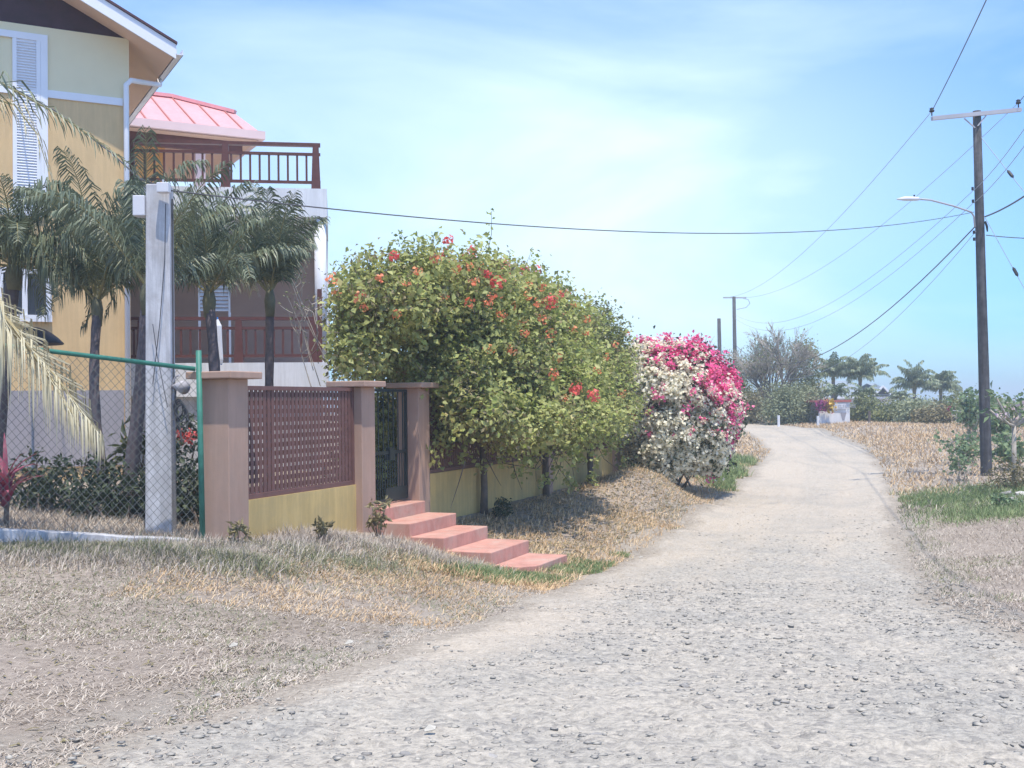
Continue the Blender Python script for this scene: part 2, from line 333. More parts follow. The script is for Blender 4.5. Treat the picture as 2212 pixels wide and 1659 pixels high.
Am = np.zeros((NCT + 3, NCT + 3)); Am[:NCT, :NCT] = -D_ + np.eye(NCT) * 0.12; Am[:NCT, NCT] = 1; Am[:NCT, NCT + 1:] = CX; Am[NCT, :NCT] = 1; Am[NCT + 1:, :NCT] = CX.T
sol = np.linalg.solve(Am, np.concatenate([C[:, 2], [0, 0, 0]]))
def Hgt(x, y):
    x = np.atleast_1d(np.asarray(x, float)); y = np.atleast_1d(np.asarray(y, float)); out = np.empty(x.size); xf, yf = x.ravel(), y.ravel()
    for i in range(0, x.size, 20000):
        a = xf[i:i + 20000]; b = yf[i:i + 20000]
        d = np.sqrt((a[:, None] - CX[None, :, 0]) ** 2 + (b[:, None] - CX[None, :, 1]) ** 2)
        out[i:i + 20000] = -d @ sol[:NCT] + sol[NCT] + sol[NCT + 1] * a + sol[NCT + 2] * b
    out = out + mound(xf, yf)
    rr = np.clip((np.sqrt(xf ** 2 + (yf - 30) ** 2) - 60) / 60, 0, 1)
    fall = np.clip((np.sqrt(xf ** 2 + yf ** 2) - 190) / 130, 0, 1)
    return ((out * (1 - rr) + 0.3 * rr) - fall ** 1.3 * 14).reshape(x.shape)
def mound(x, y):
    t = (x - A0.x) * wdir.x + (y - A0.y) * wdir.y; q = (x - A0.x) * ndir.x + (y - A0.y) * ndir.y
    return .42 * np.exp(-((t - 13.6) / 1.9) ** 2 - ((q - 1.0) / .75) ** 2)
def H1(x, y): return float(Hgt([x], [y])[0])
# a small tileable value noise for real bumps
_nt = rng.random((64, 64))
def vnoise(x, y, s, ox=0.0):
    X = x / s + ox; Y = y / s + ox * 1.7; i = np.floor(X).astype(int); j = np.floor(Y).astype(int); fx = X - i; fy = Y - j
    fx = fx * fx * (3 - 2 * fx); fy = fy * fy * (3 - 2 * fy); a = _nt[i % 64, j % 64]; b = _nt[(i + 1) % 64, j % 64]; c = _nt[i % 64, (j + 1) % 64]; d = _nt[(i + 1) % 64, (j + 1) % 64]
    return (a * (1 - fx) + b * fx) * (1 - fy) + (c * (1 - fx) + d * fx) * fy
def road_bump(x, y):
    w = vnoise(x, y, .3, 12) * .12; n = vnoise(x, y, .9) * .018 + vnoise(x, y, .22, 3) * .012 + np.clip(vnoise(x + w, y, .12, 5) - .5, 0, .22) * .085 + np.clip(vnoise(x, y + w, .07, 6) - .5, 0, .2) * .05 * vnoise(x, y, 1.1, 4) + vnoise(x, y, .04, 9) * .006
    return n - .018
def inroad(x, y):
    return np.minimum(x - xl(y), xr(y) - x)

# ------------------------------------------------------------------ ground materials
def ground_mat():
    m, nt, b = mat_base('dry_earth_and_litter'); Lk = nt.links.new; g = N(nt, 'ShaderNodeNewGeometry')
    a = noise(nt, 0.35, 6, 0.6, g.outputs['Position']); f = noise(nt, 14, 8, 0.75, g.outputs['Position']); h = noise(nt, 55, 4, 0.7, g.outputs['Position'])
    r1 = ramp(nt, [(0.3, (0.24, 0.205, 0.18)), (0.5, (0.39, 0.34, 0.295)), (0.68, (0.52, 0.46, 0.395))]); Lk(f.outputs['Fac'], r1.inputs['Fac'])
    r2 = ramp(nt, [(0.35, (0.85, 0.80, 0.72)), (0.65, (1.1, 1.05, 1.0))]); Lk(a.outputs['Fac'], r2.inputs['Fac'])
    mm = N(nt, 'ShaderNodeMix', data_type='RGBA', blend_type='MULTIPLY'); mm.inputs['Factor'].default_value = 1
    Lk(r1.outputs['Color'], mm.inputs[6]); Lk(r2.outputs['Color'], mm.inputs[7]); at = N(nt, 'ShaderNodeAttribute', attribute_name='sand'); sd2 = noise(nt, 3.0, 6, 0.65, g.outputs['Position']); rs = ramp(nt, [(0.3, (0.34, 0.30, 0.25)), (0.7, (0.50, 0.44, 0.36))]); Lk(f.outputs['Fac'], rs.inputs['Fac'])
    k1 = N(nt, 'ShaderNodeMath', operation='MULTIPLY_ADD'); k1.inputs[1].default_value = 2.0; k1.inputs[2].default_value = -1.0; Lk(sd2.outputs['Fac'], k1.inputs[0]); k2 = N(nt, 'ShaderNodeMath', operation='MULTIPLY_ADD', use_clamp=True); k2.inputs[1].default_value = 1.6; Lk(at.outputs['Fac'], k2.inputs[0]); Lk(k1.outputs[0], k2.inputs[2])
    mg = N(nt, 'ShaderNodeMix', data_type='RGBA'); Lk(k2.outputs[0], mg.inputs['Factor']); Lk(mm.outputs[2], mg.inputs[6]); Lk(rs.outputs['Color'], mg.inputs[7]); Lk(mg.outputs[2], b.inputs['Base Color'])
    b.inputs['Roughness'].default_value = 0.95; b.inputs['Specular IOR Level'].default_value = 0.1
    bp = N(nt, 'ShaderNodeBump'); bp.inputs['Strength'].default_value = 0.9; bp.inputs['Distance'].default_value = 0.03
    ad = N(nt, 'ShaderNodeMath', operation='ADD'); Lk(f.outputs['Fac'], ad.inputs[0]); Lk(h.outputs['Fac'], ad.inputs[1])
    Lk(ad.outputs[0], bp.inputs['Height']); Lk(bp.outputs['Normal'], b.inputs['Normal']); return m
def road_mat():
    m, nt, b = mat_base('dusty_gravel_road'); Lk = nt.links.new; g = N(nt, 'ShaderNodeNewGeometry'); at = N(nt, 'ShaderNodeAttribute', attribute_name='sand')
    a = noise(nt, 1.1, 5, 0.6, g.outputs['Position'], 0.4); f = noise(nt, 22, 6, 0.7, g.outputs['Position']); vo = N(nt, 'ShaderNodeTexVoronoi'); vo.inputs['Scale'].default_value = 26; Lk(g.outputs['Position'], vo.inputs['Vector'])
    v2 = N(nt, 'ShaderNodeTexVoronoi'); v2.inputs['Scale'].default_value = 60; Lk(g.outputs['Position'], v2.inputs['Vector'])
    grav = ramp(nt, [(0.26, (0.25, 0.23, 0.20)), (0.5, (0.42, 0.385, 0.33)), (0.74, (0.55, 0.50, 0.425))]); Lk(f.outputs['Fac'], grav.inputs['Fac'])
    sep = N(nt, 'ShaderNodeSeparateColor'); Lk(vo.outputs['Color'], sep.inputs[0])
    chip = ramp(nt, [(0.0, (0.62, 0.62, 0.64)), (0.35, (0.95, 0.94, 0.92)), (1.0, (1.08, 1.06, 1.02))]); Lk(sep.outputs[0], chip.inputs['Fac'])
    gm = N(nt, 'ShaderNodeMix', data_type='RGBA', blend_type='MULTIPLY'); gm.inputs['Factor'].default_value = 0.8; Lk(grav.outputs['Color'], gm.inputs[6]); Lk(chip.outputs['Color'], gm.inputs[7])
    sand = ramp(nt, [(0.3, (0.40, 0.345, 0.275)), (0.7, (0.54, 0.47, 0.38))]); Lk(f.outputs['Fac'], sand.inputs['Fac'])
    mk = N(nt, 'ShaderNodeMath', operation='MULTIPLY_ADD'); mk.inputs[1].default_value = 1.1; mk.inputs[2].default_value = -0.55; Lk(a.outputs['Fac'], mk.inputs[0])
    ms = N(nt, 'ShaderNodeMath', operation='ADD', use_clamp=True); Lk(mk.outputs[0], ms.inputs[0]); Lk(at.outputs['Fac'], ms.inputs[1])
    mx = N(nt, 'ShaderNodeMix', data_type='RGBA'); Lk(ms.outputs[0], mx.inputs['Factor']); Lk(gm.outputs[2], mx.inputs[6]); Lk(sand.outputs['Color'], mx.inputs[7])
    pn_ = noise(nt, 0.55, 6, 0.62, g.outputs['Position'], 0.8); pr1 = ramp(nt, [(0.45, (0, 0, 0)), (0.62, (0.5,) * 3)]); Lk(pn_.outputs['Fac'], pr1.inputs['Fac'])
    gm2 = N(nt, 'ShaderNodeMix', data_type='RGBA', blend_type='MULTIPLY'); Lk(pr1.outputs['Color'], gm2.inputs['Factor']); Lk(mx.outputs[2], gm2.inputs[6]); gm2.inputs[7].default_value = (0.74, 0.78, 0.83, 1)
    ae = N(nt, 'ShaderNodeAttribute', attribute_name='margin'); en = noise(nt, 4.0, 7, 0.7, g.outputs['Position']); ek = N(nt, 'ShaderNodeMath', operation='MULTIPLY_ADD', use_clamp=True); ek.inputs[1].default_value = 2.2; es = N(nt, 'ShaderNodeMath', operation='MULTIPLY_ADD'); es.inputs[1].default_value = 3.0; es.inputs[2].default_value = -2.1; Lk(en.outputs['Fac'], es.inputs[0]); Lk(ae.outputs['Fac'], ek.inputs[0]); Lk(es.outputs[0], ek.inputs[2])
    er = ramp(nt, [(0.3, (0.22, 0.185, 0.15)), (0.7, (0.44, 0.385, 0.31))]); Lk(f.outputs['Fac'], er.inputs['Fac'])
    em = N(nt, 'ShaderNodeMix', data_type='RGBA'); Lk(ek.outputs[0], em.inputs['Factor']); Lk(gm2.outputs[2], em.inputs[6]); Lk(er.outputs['Color'], em.inputs[7]); Lk(em.outputs[2], b.inputs['Base Color']); b.inputs['Roughness'].default_value = 0.92; b.inputs['Specular IOR Level'].default_value = 0.15
    bp = N(nt, 'ShaderNodeBump'); bp.inputs['Strength'].default_value = 0.8; bp.inputs['Distance'].default_value = 0.016
    iv = N(nt, 'ShaderNodeMath', operation='MULTIPLY_ADD'); iv.inputs[1].default_value = -0.9; Lk(vo.outputs['Distance'], iv.inputs[0]); Lk(f.outputs['Fac'], iv.inputs[2])
    i2 = N(nt, 'ShaderNodeMath', operation='MULTIPLY_ADD'); i2.inputs[1].default_value = -0.5; Lk(v2.outputs['Distance'], i2.inputs[0]); Lk(iv.outputs[0], i2.inputs[2])
    Lk(i2.outputs[0], bp.inputs['Height']); Lk(bp.outputs['Normal'], b.inputs['Normal']); return m
M['ground'] = ground_mat(); M['road'] = road_mat()

def grid(name, xs, ys, zf, mat, kind='structure'):
    X, Y = np.meshgrid(xs, ys); Z = zf(X.ravel(), Y.ravel()); V = np.stack([X.ravel(), Y.ravel(), Z], 1)
    nx, ny = len(xs), len(ys); i = np.arange(ny - 1)[:, None] * nx + np.arange(nx - 1)[None]
    o = npmesh(name, V, np.stack([i, i + 1, i + nx + 1, i + nx], -1).reshape(-1, 4), mat, None, True); tag(o, kind=kind); return o
def gz(x, y):
    ins = inroad(x, y); ok = (y < 85) & (y > -1)
    z = Hgt(x, y); near = np.clip(1 - (np.abs(y - 12) - 22) / 10, 0, 1)
    return z + vnoise(x, y, .5, 2) * .02 * near + vnoise(x, y, .16, 4) * .02 * near - .02 - np.where(ok, np.clip((ins - .05) / .5, 0, 1) * .07, 0)
xs = np.concatenate([-np.geomspace(420, 10, 50), np.arange(-9.9, 18, .14), np.geomspace(18.2, 420, 60)])
ys = np.concatenate([-np.geomspace(60, 3, 10), np.arange(-2.5, 2, .5), np.arange(2.2, 30, .14), np.arange(30, 90, .4), np.geomspace(91, 420, 50)])
ground = grid('ground', xs, ys, gz, M['ground']); _gv = np.empty(len(ground.data.vertices) * 3, np.float32); ground.data.vertices.foreach_get('co', _gv); _gv = _gv.reshape(-1, 3); _sa = ground.data.attributes.new('sand', 'FLOAT', 'POINT'); _sa.data.foreach_set('value', np.where((_gv[:, 1] > 0) & (_gv[:, 1] < 85), np.clip(1 + inroad(_gv[:, 0], _gv[:, 1]) / .75, 0, 1) * .75, 0).astype(np.float32)); ground['label'] = 'dry grassy earth verges and fields either side of the road'
# road: rows follow y, columns run from edge to edge, with a ragged margin
yr = np.concatenate([np.arange(-2, 3, .5), np.arange(3, 12, .03), np.arange(12, 20, .06), np.arange(20, 89, .25)]); tt = np.linspace(0, 1, 230)
Y, T = np.meshgrid(yr, tt, indexing='ij')
ed = lambda y, o: (vnoise(y, y * 0 + o, .8, o) - .5) * .5 + (vnoise(y, y * 0 + o, .2, o) - .5) * .2
a = xl(Y) + ed(Y, 7.3) * .7; b = xr(Y) + ed(Y, 2.1) * .6
X = a + (b - a) * T
Z = Hgt(X, Y); edge = np.minimum(T, 1 - T)
Z = Z + road_bump(X, Y) * np.clip(edge * 12, .1, 1) - np.clip(.02 - edge, 0, 1) * 1.2 + .012
nx, ny = len(tt), len(yr); i = np.arange(ny - 1)[:, None] * nx + np.arange(nx - 1)[None]
road = npmesh('road', np.stack([X.ravel(), Y.ravel(), Z.ravel()], 1), np.stack([i, i + 1, i + nx + 1, i + nx], -1).reshape(-1, 4), M['road'], None, True)
tag(road, 'unpaved pale gravel road curving away past the garden wall', kind='structure')
dl = X - a
ruts = .40 * (np.exp(-((T - .36 - (vnoise(Y, Y * 0, 3.0, 2) - .5) * .06) / .05) ** 2) + np.exp(-((T - .70 - (vnoise(Y, Y * 0, 3.0, 5) - .5) * .06) / .05) ** 2)) * np.clip((Y - 7) / 6, 0, 1)
sandv = ruts + 1.15 * np.exp(-(np.maximum(dl - .35, 0) / .75) ** 2) * np.clip((Y - 5.5) / 3, 0, 1) + .75 * np.clip((Y - 16) / 5, 0, 1) + .35 * np.exp(-((b - X) / .5) ** 2) - .1
at = road.data.attributes.new('sand', 'FLOAT', 'POINT'); at.data.foreach_set('value', np.clip(sandv.ravel(), 0, 1).astype(np.float32))
am = road.data.attributes.new('margin', 'FLOAT', 'POINT'); am.data.foreach_set('value', np.clip(1 - np.minimum(X - a, b - X) / .65, 0, 1).ravel().astype(np.float32))
m, nt, b_ = mat_base('sea_water'); b_.inputs['Base Color'].default_value = (0.02, 0.16, 0.24, 1); b_.inputs['Roughness'].default_value = 0.25
bp = N(nt, 'ShaderNodeBump'); bp.inputs['Strength'].default_value = 0.4; nn = noise(nt, 0.25, 4); nt.links.new(nn.outputs['Fac'], bp.inputs['Height']); nt.links.new(bp.outputs['Normal'], b_.inputs['Normal'])
sea = MB(); sea.add([(-4000, -500, -12), (4000, -500, -12), (4000, 7500, -12), (-4000, 7500, -12)], [(0, 1, 2, 3)]); tag(sea.build('sea', m), 'blue sea on the horizon beyond the trees', kind='structure')

# ------------------------------------------------------------------ vegetation builders
def unit(a): return a / np.maximum(np.linalg.norm(a, axis=-1, keepdims=True), 1e-9)
def leaves(name, pos, nrm, size, mat, parent=None, width=0.62, fold=0.18, round_=False):
    n = len(pos); pos = np.asarray(pos); nrm = unit(np.asarray(nrm)); t = unit(np.cross(nrm, rng.normal(size=(n, 3)))); b = np.cross(nrm, t)
    s = (np.asarray(size) * rng.uniform(.45, 1.35, n))[:, None] if np.ndim(size) == 0 else np.asarray(size)[:, None]
    p0 = pos; f = nrm * s * fold
    if round_:
        V = np.stack([p0, p0 + t * s * .3 + b * s * width * .5 + f, p0 + t * s * .75 + b * s * width * .42 + f, p0 + t * s, p0 + t * s * .75 - b * s * width * .42 + f, p0 + t * s * .3 - b * s * width * .5 + f], 1).reshape(-1, 3)
        k = np.arange(n)[:, None] * 6
        Fa = np.stack([k + np.array([[0, 1, 2, 3]]), k + np.array([[0, 3, 4, 5]])], 1).reshape(-1, 4)
    else:
        V = np.stack([p0, p0 + t * s * .5 + b * s * width * .5 + f, p0 + t * s, p0 + t * s * .5 - b * s * width * .5 + f], 1).reshape(-1, 3)
        k = np.arange(n)[:, None] * 4; Fa = np.stack([k + np.array([[0, 1, 2]]), k + np.array([[0, 2, 3]])], 1).reshape(-1, 3)
    return npmesh(name, V, Fa, mat, parent)
def blob_points(blobs, n, inner=0.5, ground=True, rough=0.22):
    """cluster centres through a union of ellipsoids, thickest near the skin; returns centre, outward"""
    B = np.array([[*b[0], *b[1]] for b in blobs], float); w = (B[:, 3] * B[:, 4] + B[:, 3] * B[:, 5] + B[:, 4] * B[:, 5]); w /= w.sum()
    k = rng.choice(len(B), int(n * 2.2), p=w); d = unit(rng.normal(size=(len(k), 3)))
    rad = inner + (1 - inner) * rng.random(len(k)) ** .6
    lump = 1 + rough * (2 * vnoise(d[:, 0] * 3 + k * 7, d[:, 2] * 3 + d[:, 1] * 2, 1.0) - 1) + rough * .5 * rng.normal(size=len(k))
    c = B[k, :3] + d * B[k, 3:] * (rad * lump)[:, None]; out = unit(d / B[k, 3:])
    keep = np.ones(len(k), bool)
    for j in range(len(B)):
        q = np.linalg.norm((c - B[j, :3]) / B[j, 3:], axis=1); keep &= ~((q < .5) & (k != j) & (rng.random(len(k)) < .8))
    if ground: keep &= c[:, 2] > Hgt(c[:, 0], c[:, 1]) + .03
    c, out = c[keep][:n], out[keep][:n]; return c, out
def clumps(c, out, per, sig, upw=.5, rnd=.7):
    n = len(c); p = np.repeat(c, per, 0) + rng.normal(size=(n * per, 3)) * sig
    nr = np.repeat(out, per, 0) * .6 + np.array([0, 0, upw]) + rng.normal(size=(n * per, 3)) * rnd; return p, nr
def twigs(name, starts, ends, mat, parent, r0=.012, r1=.004, wob=.08):
    V = []; Fa = []; k = 0
    for s, e in zip(starts, ends):
        s = np.array(s); e = np.array(e); mid = (s + e) / 2 + rng.normal(size=3) * wob * np.linalg.norm(e - s)
        d = unit((e - s)[None])[0]; a = np.cross(d, [.3, .2, .9]); a /= np.linalg.norm(a) + 1e-9; b = np.cross(d, a)
        for p, r in ((s, r0), (mid, (r0 + r1) / 2), (e, r1)):
            for th in (0, 2.094, 4.189): V.append(p + (a * math.cos(th) + b * math.sin(th)) * r)
        for q in (0, 3):
            for j in range(3): Fa.append((k + q + j, k + q + (j + 1) % 3, k + q + 3 + (j + 1) % 3, k + q + 3 + j))
        k += 9
    return npmesh(name, V, Fa, mat, parent)
def base_of(blobs):
    x = sum(b[0][0] for b in blobs) / len(blobs); y = sum(b[0][1] for b in blobs) / len(blobs); return (x, y, H1(x, y))
def shrub(name, label, cat, blobs, n, per, size, mat, sig=.12, group=None, stems=6, width=.62, inner=.45, bark='bark', stem_r=.03, rough=.22):
    root = empty(name, base_of(blobs), label, cat, group); c, o = blob_points(blobs, n, inner, rough=rough)
    p, nr = clumps(c, o, per, sig); leaves('foliage', p, nr, size, mat, root, width)
    bx, by, bz = root.location; st = []; en = []
    for i in range(stems):
        e = c[rng.integers(len(c))]; bb = blobs[i % len(blobs)]; st.append((bb[0][0] + rng.normal() * .15, bb[0][1] + rng.normal() * .15, H1(bb[0][0], bb[0][1]) - .05)); en.append(e)
    twigs('stem', st, en, M[bark], root, stem_r, stem_r * .35)
    return root

def frond_mesh(pts, leaf_len, nleaf=36, width=.035, hang=.5, start=.12, rr=.018, spread=.9, seed=0, curl=.25, side_up=.25):
    """rib tube and leaflets of one palm frond along the polyline pts -> (MB rib, leaflet verts, faces)"""
    pts = [Vector(p) for p in pts]; rg = random.Random(seed)
    seg = [0.0]
    for a_, b_ in zip(pts, pts[1:]): seg.append(seg[-1] + (b_ - a_).length)
    def at(s):
        s = min(max(s, 0), 1) * seg[-1]
        for i in range(len(pts) - 1):
            if s <= seg[i + 1] + 1e-9:
                f = (s - seg[i]) / (seg[i + 1] - seg[i]); return pts[i].lerp(pts[i + 1], f), (pts[i + 1] - pts[i]).normalized()
        return pts[-1], (pts[-1] - pts[-2]).normalized()
    rib = MB(); m_ = len(pts); rib.tube(pts, [rr * (1 - .85 * i / (m_ - 1)) for i in range(m_)], 5)
    V = []; Fa = []; up = Vector((0, 0, 1))
    for i in range(nleaf):
        s = start + (1 - start) * (i + .5) / nleaf; p, t = at(s)
        side = t.cross(up)
        if side.length < .15: side = t.cross(Vector((0.3, 1, 0)))
        side.normalize(); nrm = side.cross(t).normalized()
        L_ = leaf_len * (0.45 + 0.75 * math.sin(math.pi * min(1, (s * .92 + .1)) ** .85)) * rg.uniform(.85, 1.1)
        for sg in (-1, 1):
            d = (side * sg * spread + t * rg.uniform(.35, .75) * (.6 + s) + nrm * side_up * rg.uniform(.2, 1.4) + Vector((rg.gauss(0, .08), rg.gauss(0, .08), rg.gauss(0, .08)))).normalized()
            p1 = p + d * L_ * .45; d2 = (d * (1 - hang) + Vector((0, 0, -1)) * hang * rg.uniform(.7, 1.2)).normalized()
            p2 = p1 + d2 * L_ * .35; d3 = (d2 * (1 - hang) + Vector((0, 0, -1)) * hang).normalized(); p3 = p2 + d3 * L_ * .3
            wv = (t * .8 + nrm * .35 * rg.uniform(-1, 1)).normalized() * width * .5
            k = len(V); V += [p - wv * .5, p + wv * .5, p1 + wv, p1 - wv, p2 + wv * .75, p2 - wv * .75, p3, p3 + wv * .05]
            Fa += [(k, k + 1, k + 2, k + 3), (k + 3, k + 2, k + 4, k + 5), (k + 5, k + 4, k + 7, k + 6)]
    return rib, V, Fa
def add_frond(root, pts, leaf_len, mat, ribmat, **kw):
    rib, V, Fa = frond_mesh(pts, leaf_len, **kw)
    f = npmesh('frond', [tuple(v) for v in V], Fa, mat, root); rb = rib.build('rib', ribmat, f)
    return f
def arc(c, az, el, length, droop, n=9, late=1.3):
    """a frond's spine: leaves c at elevation el and bends over under its weight"""
    pts = [Vector(c)]; e = el; st = length / (n - 1)
    ws = [((i + 1) / n) ** late for i in range(n - 1)]; sw = sum(ws)
    for i in range(n - 1):
        pts.append(pts[-1] + Vector((math.cos(az) * math.cos(e), math.sin(az) * math.cos(e), math.sin(e))) * st); e -= droop * ws[i] / sw
    return pts
def palm(label, base, crown, nf, length, leaf_len, group, mat, seed, r=(.11, .075), bend=.0, nleaf=34, width=.035, els=(1.45, .1), droop=(1.0, 1.9), dry=0, cat='palm tree', rr=.018, azs=None, hang=.45, name='palm_tree', late=1.3, spread=.9):
    rg = random.Random(seed); root = empty(name, base, label, cat, group); b_ = Vector(base); c_ = Vector(crown)
    pts = [b_.lerp(c_, i / 10) + Vector((1, .2, 0)) * bend * math.sin(math.pi * i / 10) for i in range(11)]; pts[0] = b_ - Vector((0, 0, .15))
    rad = [r[0] * 1.35] + [r[0] + (r[1] - r[0]) * i / 10 + (.006 if i % 2 else -.003) for i in range(1, 11)]
    MB().tube(pts, rad, 10).build('trunk', M['palmtrunk'], root, True)
    hd = MB(); hd.tube([c_ - Vector((0, 0, .25)), c_, c_ + Vector((0, 0, .3))], [r[1] * 1.1, r[1] * 1.45, r[1] * .5], 8); hd.build('crown_shaft', M['shaft'], root, True)
    for i in range(nf):
        f = i / max(1, nf - 1); az = (azs[i] if azs else i * 2.39996 + rg.uniform(-.25, .25)); el = els[0] + (els[1] - els[0]) * f + rg.uniform(-.12, .12)
        isd = i >= nf - dry
        add_frond(root, arc(c_ + Vector((0, 0, .1)), az, el, length * rg.uniform(.82, 1.1), rg.uniform(*droop), 9, late), leaf_len, M['frond_dry'] if isd else mat, M['rachis_dry'] if isd else M['rachis'], nleaf=nleaf, width=width, seed=seed * 100 + i, rr=rr, hang=hang, spread=spread)
    return root
def blades(name, x, y, h, w, mat, lean=(.1, .9), zoff=0.0, label=None):
    n = len(x); z = gz(x, y) - .004 + zoff; az = rng.uniform(0, 2 * np.pi, n); ln = rng.uniform(lean[0], lean[1], n) * (np.pi / 2); h = h * rng.uniform(.5, 1.3, n)
    dx = np.cos(az) * np.sin(ln); dy = np.sin(az) * np.sin(ln); dz = np.cos(ln); p = np.stack([x, y, z], 1); d = np.stack([dx, dy, dz], 1)
    s = np.stack([-np.sin(az + 0.7), np.cos(az + 0.7), np.zeros(n)], 1) * (w * .5)[:, None] if np.ndim(w) else np.stack([-np.sin(az + 0.7), np.cos(az + 0.7), np.zeros(n)], 1) * w * .5
    m1 = p + d * h[:, None] * .55; tip = p + d * h[:, None] + np.stack([dx * .25, dy * .25, -.28 * np.abs(np.sin(ln))], 1) * h[:, None]
    V = np.stack([p - s, p + s, m1 + s * .8, m1 - s * .8, tip], 1).reshape(-1, 3); k = np.arange(n) * 5
    me_f = np.concatenate([np.stack([k, k + 1, k + 2], 1), np.stack([k, k + 2, k + 3], 1), np.stack([k + 3, k + 2, k + 4], 1)])
    o = npmesh(name, V, me_f, mat); return tag(o, label, kind='stuff')
def wire(pts_a, pts_b, sag, r, n=30):
    a_, b_ = Vector(pts_a), Vector(pts_b); return MB().tube([a_.lerp(b_, i / n) - Vector((0, 0, 4 * sag * (i / n) * (1 - i / n))) for i in range(n + 1)], r, 5)

# ================================================================== the house
psi = R(28.5); e1 = Vector((math.cos(psi), math.sin(psi), 0)); e2 = Vector((-math.sin(psi), math.cos(psi), 0)); Z3 = Vector((0, 0, 1))
HC = P(284, 1040, 21.0); HC.z = 0.0                        # front right corner of the main block
def hp(a, b, z): v = HC + e1 * a + e2 * b; return Vector((v.x, v.y, z))
def hv(u, v): return PP(u, v, HC, e2)                     # a pixel on the front wall
def ha(u, v):                                             # the same as (distance along, height)
    q = hv(u, v); return ((q - HC).dot(e1), q.z)
house = empty('house', hp(0, 0, H1(HC.x, HC.y)), 'two storey yellow house with pale red metal roofs and brown railed balconies behind the palms', 'house')
zt = ha(284, 85)[1]; zg = -0.6
zb = ha(200, 214)[1]                                      # white band between upper and lower colours
zp1, zp0 = ha(225, 843)[1], ha(225, 1005)[1]
LW = 8.5
MB().obox(hp(-LW, 0, zg), e1 * LW, e2 * 7.0, Z3 * (zb - zg)).build('wall', M['yellow'], house)
MB().obox(hp(-LW, 0, zb), e1 * LW, e2 * 7.0, Z3 * (zt - zb)).build('upper_wall', M['pale_yellow'], house)
MB().obox(hp(-LW, -.03, zb - .07), e1 * (LW - .12), e2 * .028, Z3 * .14).build('trim_band', M['trim'], house)
a1 = ha(268, 900)[0]
MB().obox(hp(-LW, -.035, zp0), e1 * (LW + a1), e2 * .033, Z3 * (zp1 - zp0)).build('plinth_panel', M['grey'], house)
# gable above the front wall
PIT = 0.5; ov = 0.72; fo = 0.62; half = LW / 2
ap = zt + half * PIT
g = MB(); g.prism([hp(-LW, .02, zt), hp(0, .02, zt), hp(-half, .02, ap)], e2 * .1); g.build('gable_boarding', M['darkwood'], house)
def slope(sgn):
    xe = ov if sgn > 0 else -LW - ov; ze = zt - ov * PIT
    poly = [hp(xe, -fo, ze), hp(-half, -fo, ap + .0), hp(-half, -fo, ap + .16), hp(xe, -fo, ze + .16)]
    return poly
rf = MB()
for sg in (1, -1): rf.prism(slope(sg), e2 * (7 + fo + .4))
roof_m = rf.build('roof', M['pinkroof'], house)
sf = MB()
for sg in (1, -1):
    xe = ov if sg > 0 else -LW - ov; ze = zt - ov * PIT
    sf.prism([hp(xe, -fo + .04, ze - .03), hp(-half * (1 if sg > 0 else 1), -fo + .04, ap - .03), hp(-half, -fo + .04, ap - .005), hp(xe, -fo + .04, ze - .005)], e2 * (7 + fo + .3))
sf.build('soffit', M['soffit'], house)
bb = MB()
for sg in (1, -1):
    xe = ov + .02 if sg > 0 else -LW - ov - .02; ze = zt - ov * PIT
    bb.prism([hp(xe, -fo - .04, ze - .10), hp(-half, -fo - .04, ap - .10), hp(-half, -fo - .04, ap + .17), hp(xe, -fo - .04, ze + .17)], e2 * .038)
bb.build('barge_board', M['trim'], house)
dk = MB()
for sg in (1, -1):
    xe = ov + .04 if sg > 0 else -LW - ov - .04; ze = zt - ov * PIT
    dk.prism([hp(xe, -fo - .07, ze + .172), hp(-half, -fo - .07, ap + .172), hp(-half, -fo - .07, ap + .215), hp(xe, -fo - .07, ze + .215)], e2 * .3)
dk.build('roof_edge_flashing', M['roofdark'], house)
gt = MB(); ze = zt - ov * PIT
for (x, y, w, h) in ((0, 0, .13, .012), (0, 0, .012, .11), (.118, 0, .012, .11)): gt.obox(hp(ov + .022 + x, -fo - .04, ze - .02), e1 * w, e2 * 7.8, Z3 * h)
gt.build('gutter', M['trim'], house)
MB().tube([hp(ov + .06, 1.1, ze - .03), hp(ov + .04, 1.0, ze - .16), hp(.02, -.08, ze - .45), hp(-.07, -.09, ze - .55), hp(-.07, -.09, ze - .8), hp(-.07, -.09, .2)], .05, 10).build('downpipe', M['trim'], house, True)
# tall shuttered window in the front wall
win = empty('window', hp(-1.8, 0, 6), None, None); win.parent = house; win.matrix_parent_inverse = Matrix.Translation(house.location).inverted()
aR, zT = ha(102, 78); aR2, zB = ha(103, 470); fwid = .12
f = MB(); Lw = 2.6
f.obox(hp(aR - fwid, -.05, zB), e1 * fwid, e2 * .1, Z3 * (zT - zB))
f.obox(hp(aR - Lw, -.05, zT - fwid), e1 * (Lw - fwid), e2 * .098, Z3 * fwid); f.obox(hp(aR - Lw, -.05, zB), e1 * (Lw - fwid), e2 * .098, Z3 * fwid)
def wbuild(mb, nm, mt, par=None): return mb.build(nm, mt, par or win)
wbuild(f, 'frame', M['trim'])
s = MB(); x1 = aR - fwid; x0 = x1 - .47
s.obox(hp(x0, -.045, zB + fwid), e1 * .07, e2 * .04, Z3 * (zT - zB - 2 * fwid)); s.obox(hp(x1 - .07, -.045, zB + fwid), e1 * .068, e2 * .04, Z3 * (zT - zB - 2 * fwid))
zz = zB + fwid
while zz < zT - fwid - .03:
    s.obox(hp(x0 + .07, -.04, zz), e1 * .33, e2 * .03 + Z3 * .028, Z3 * .01); zz += .05
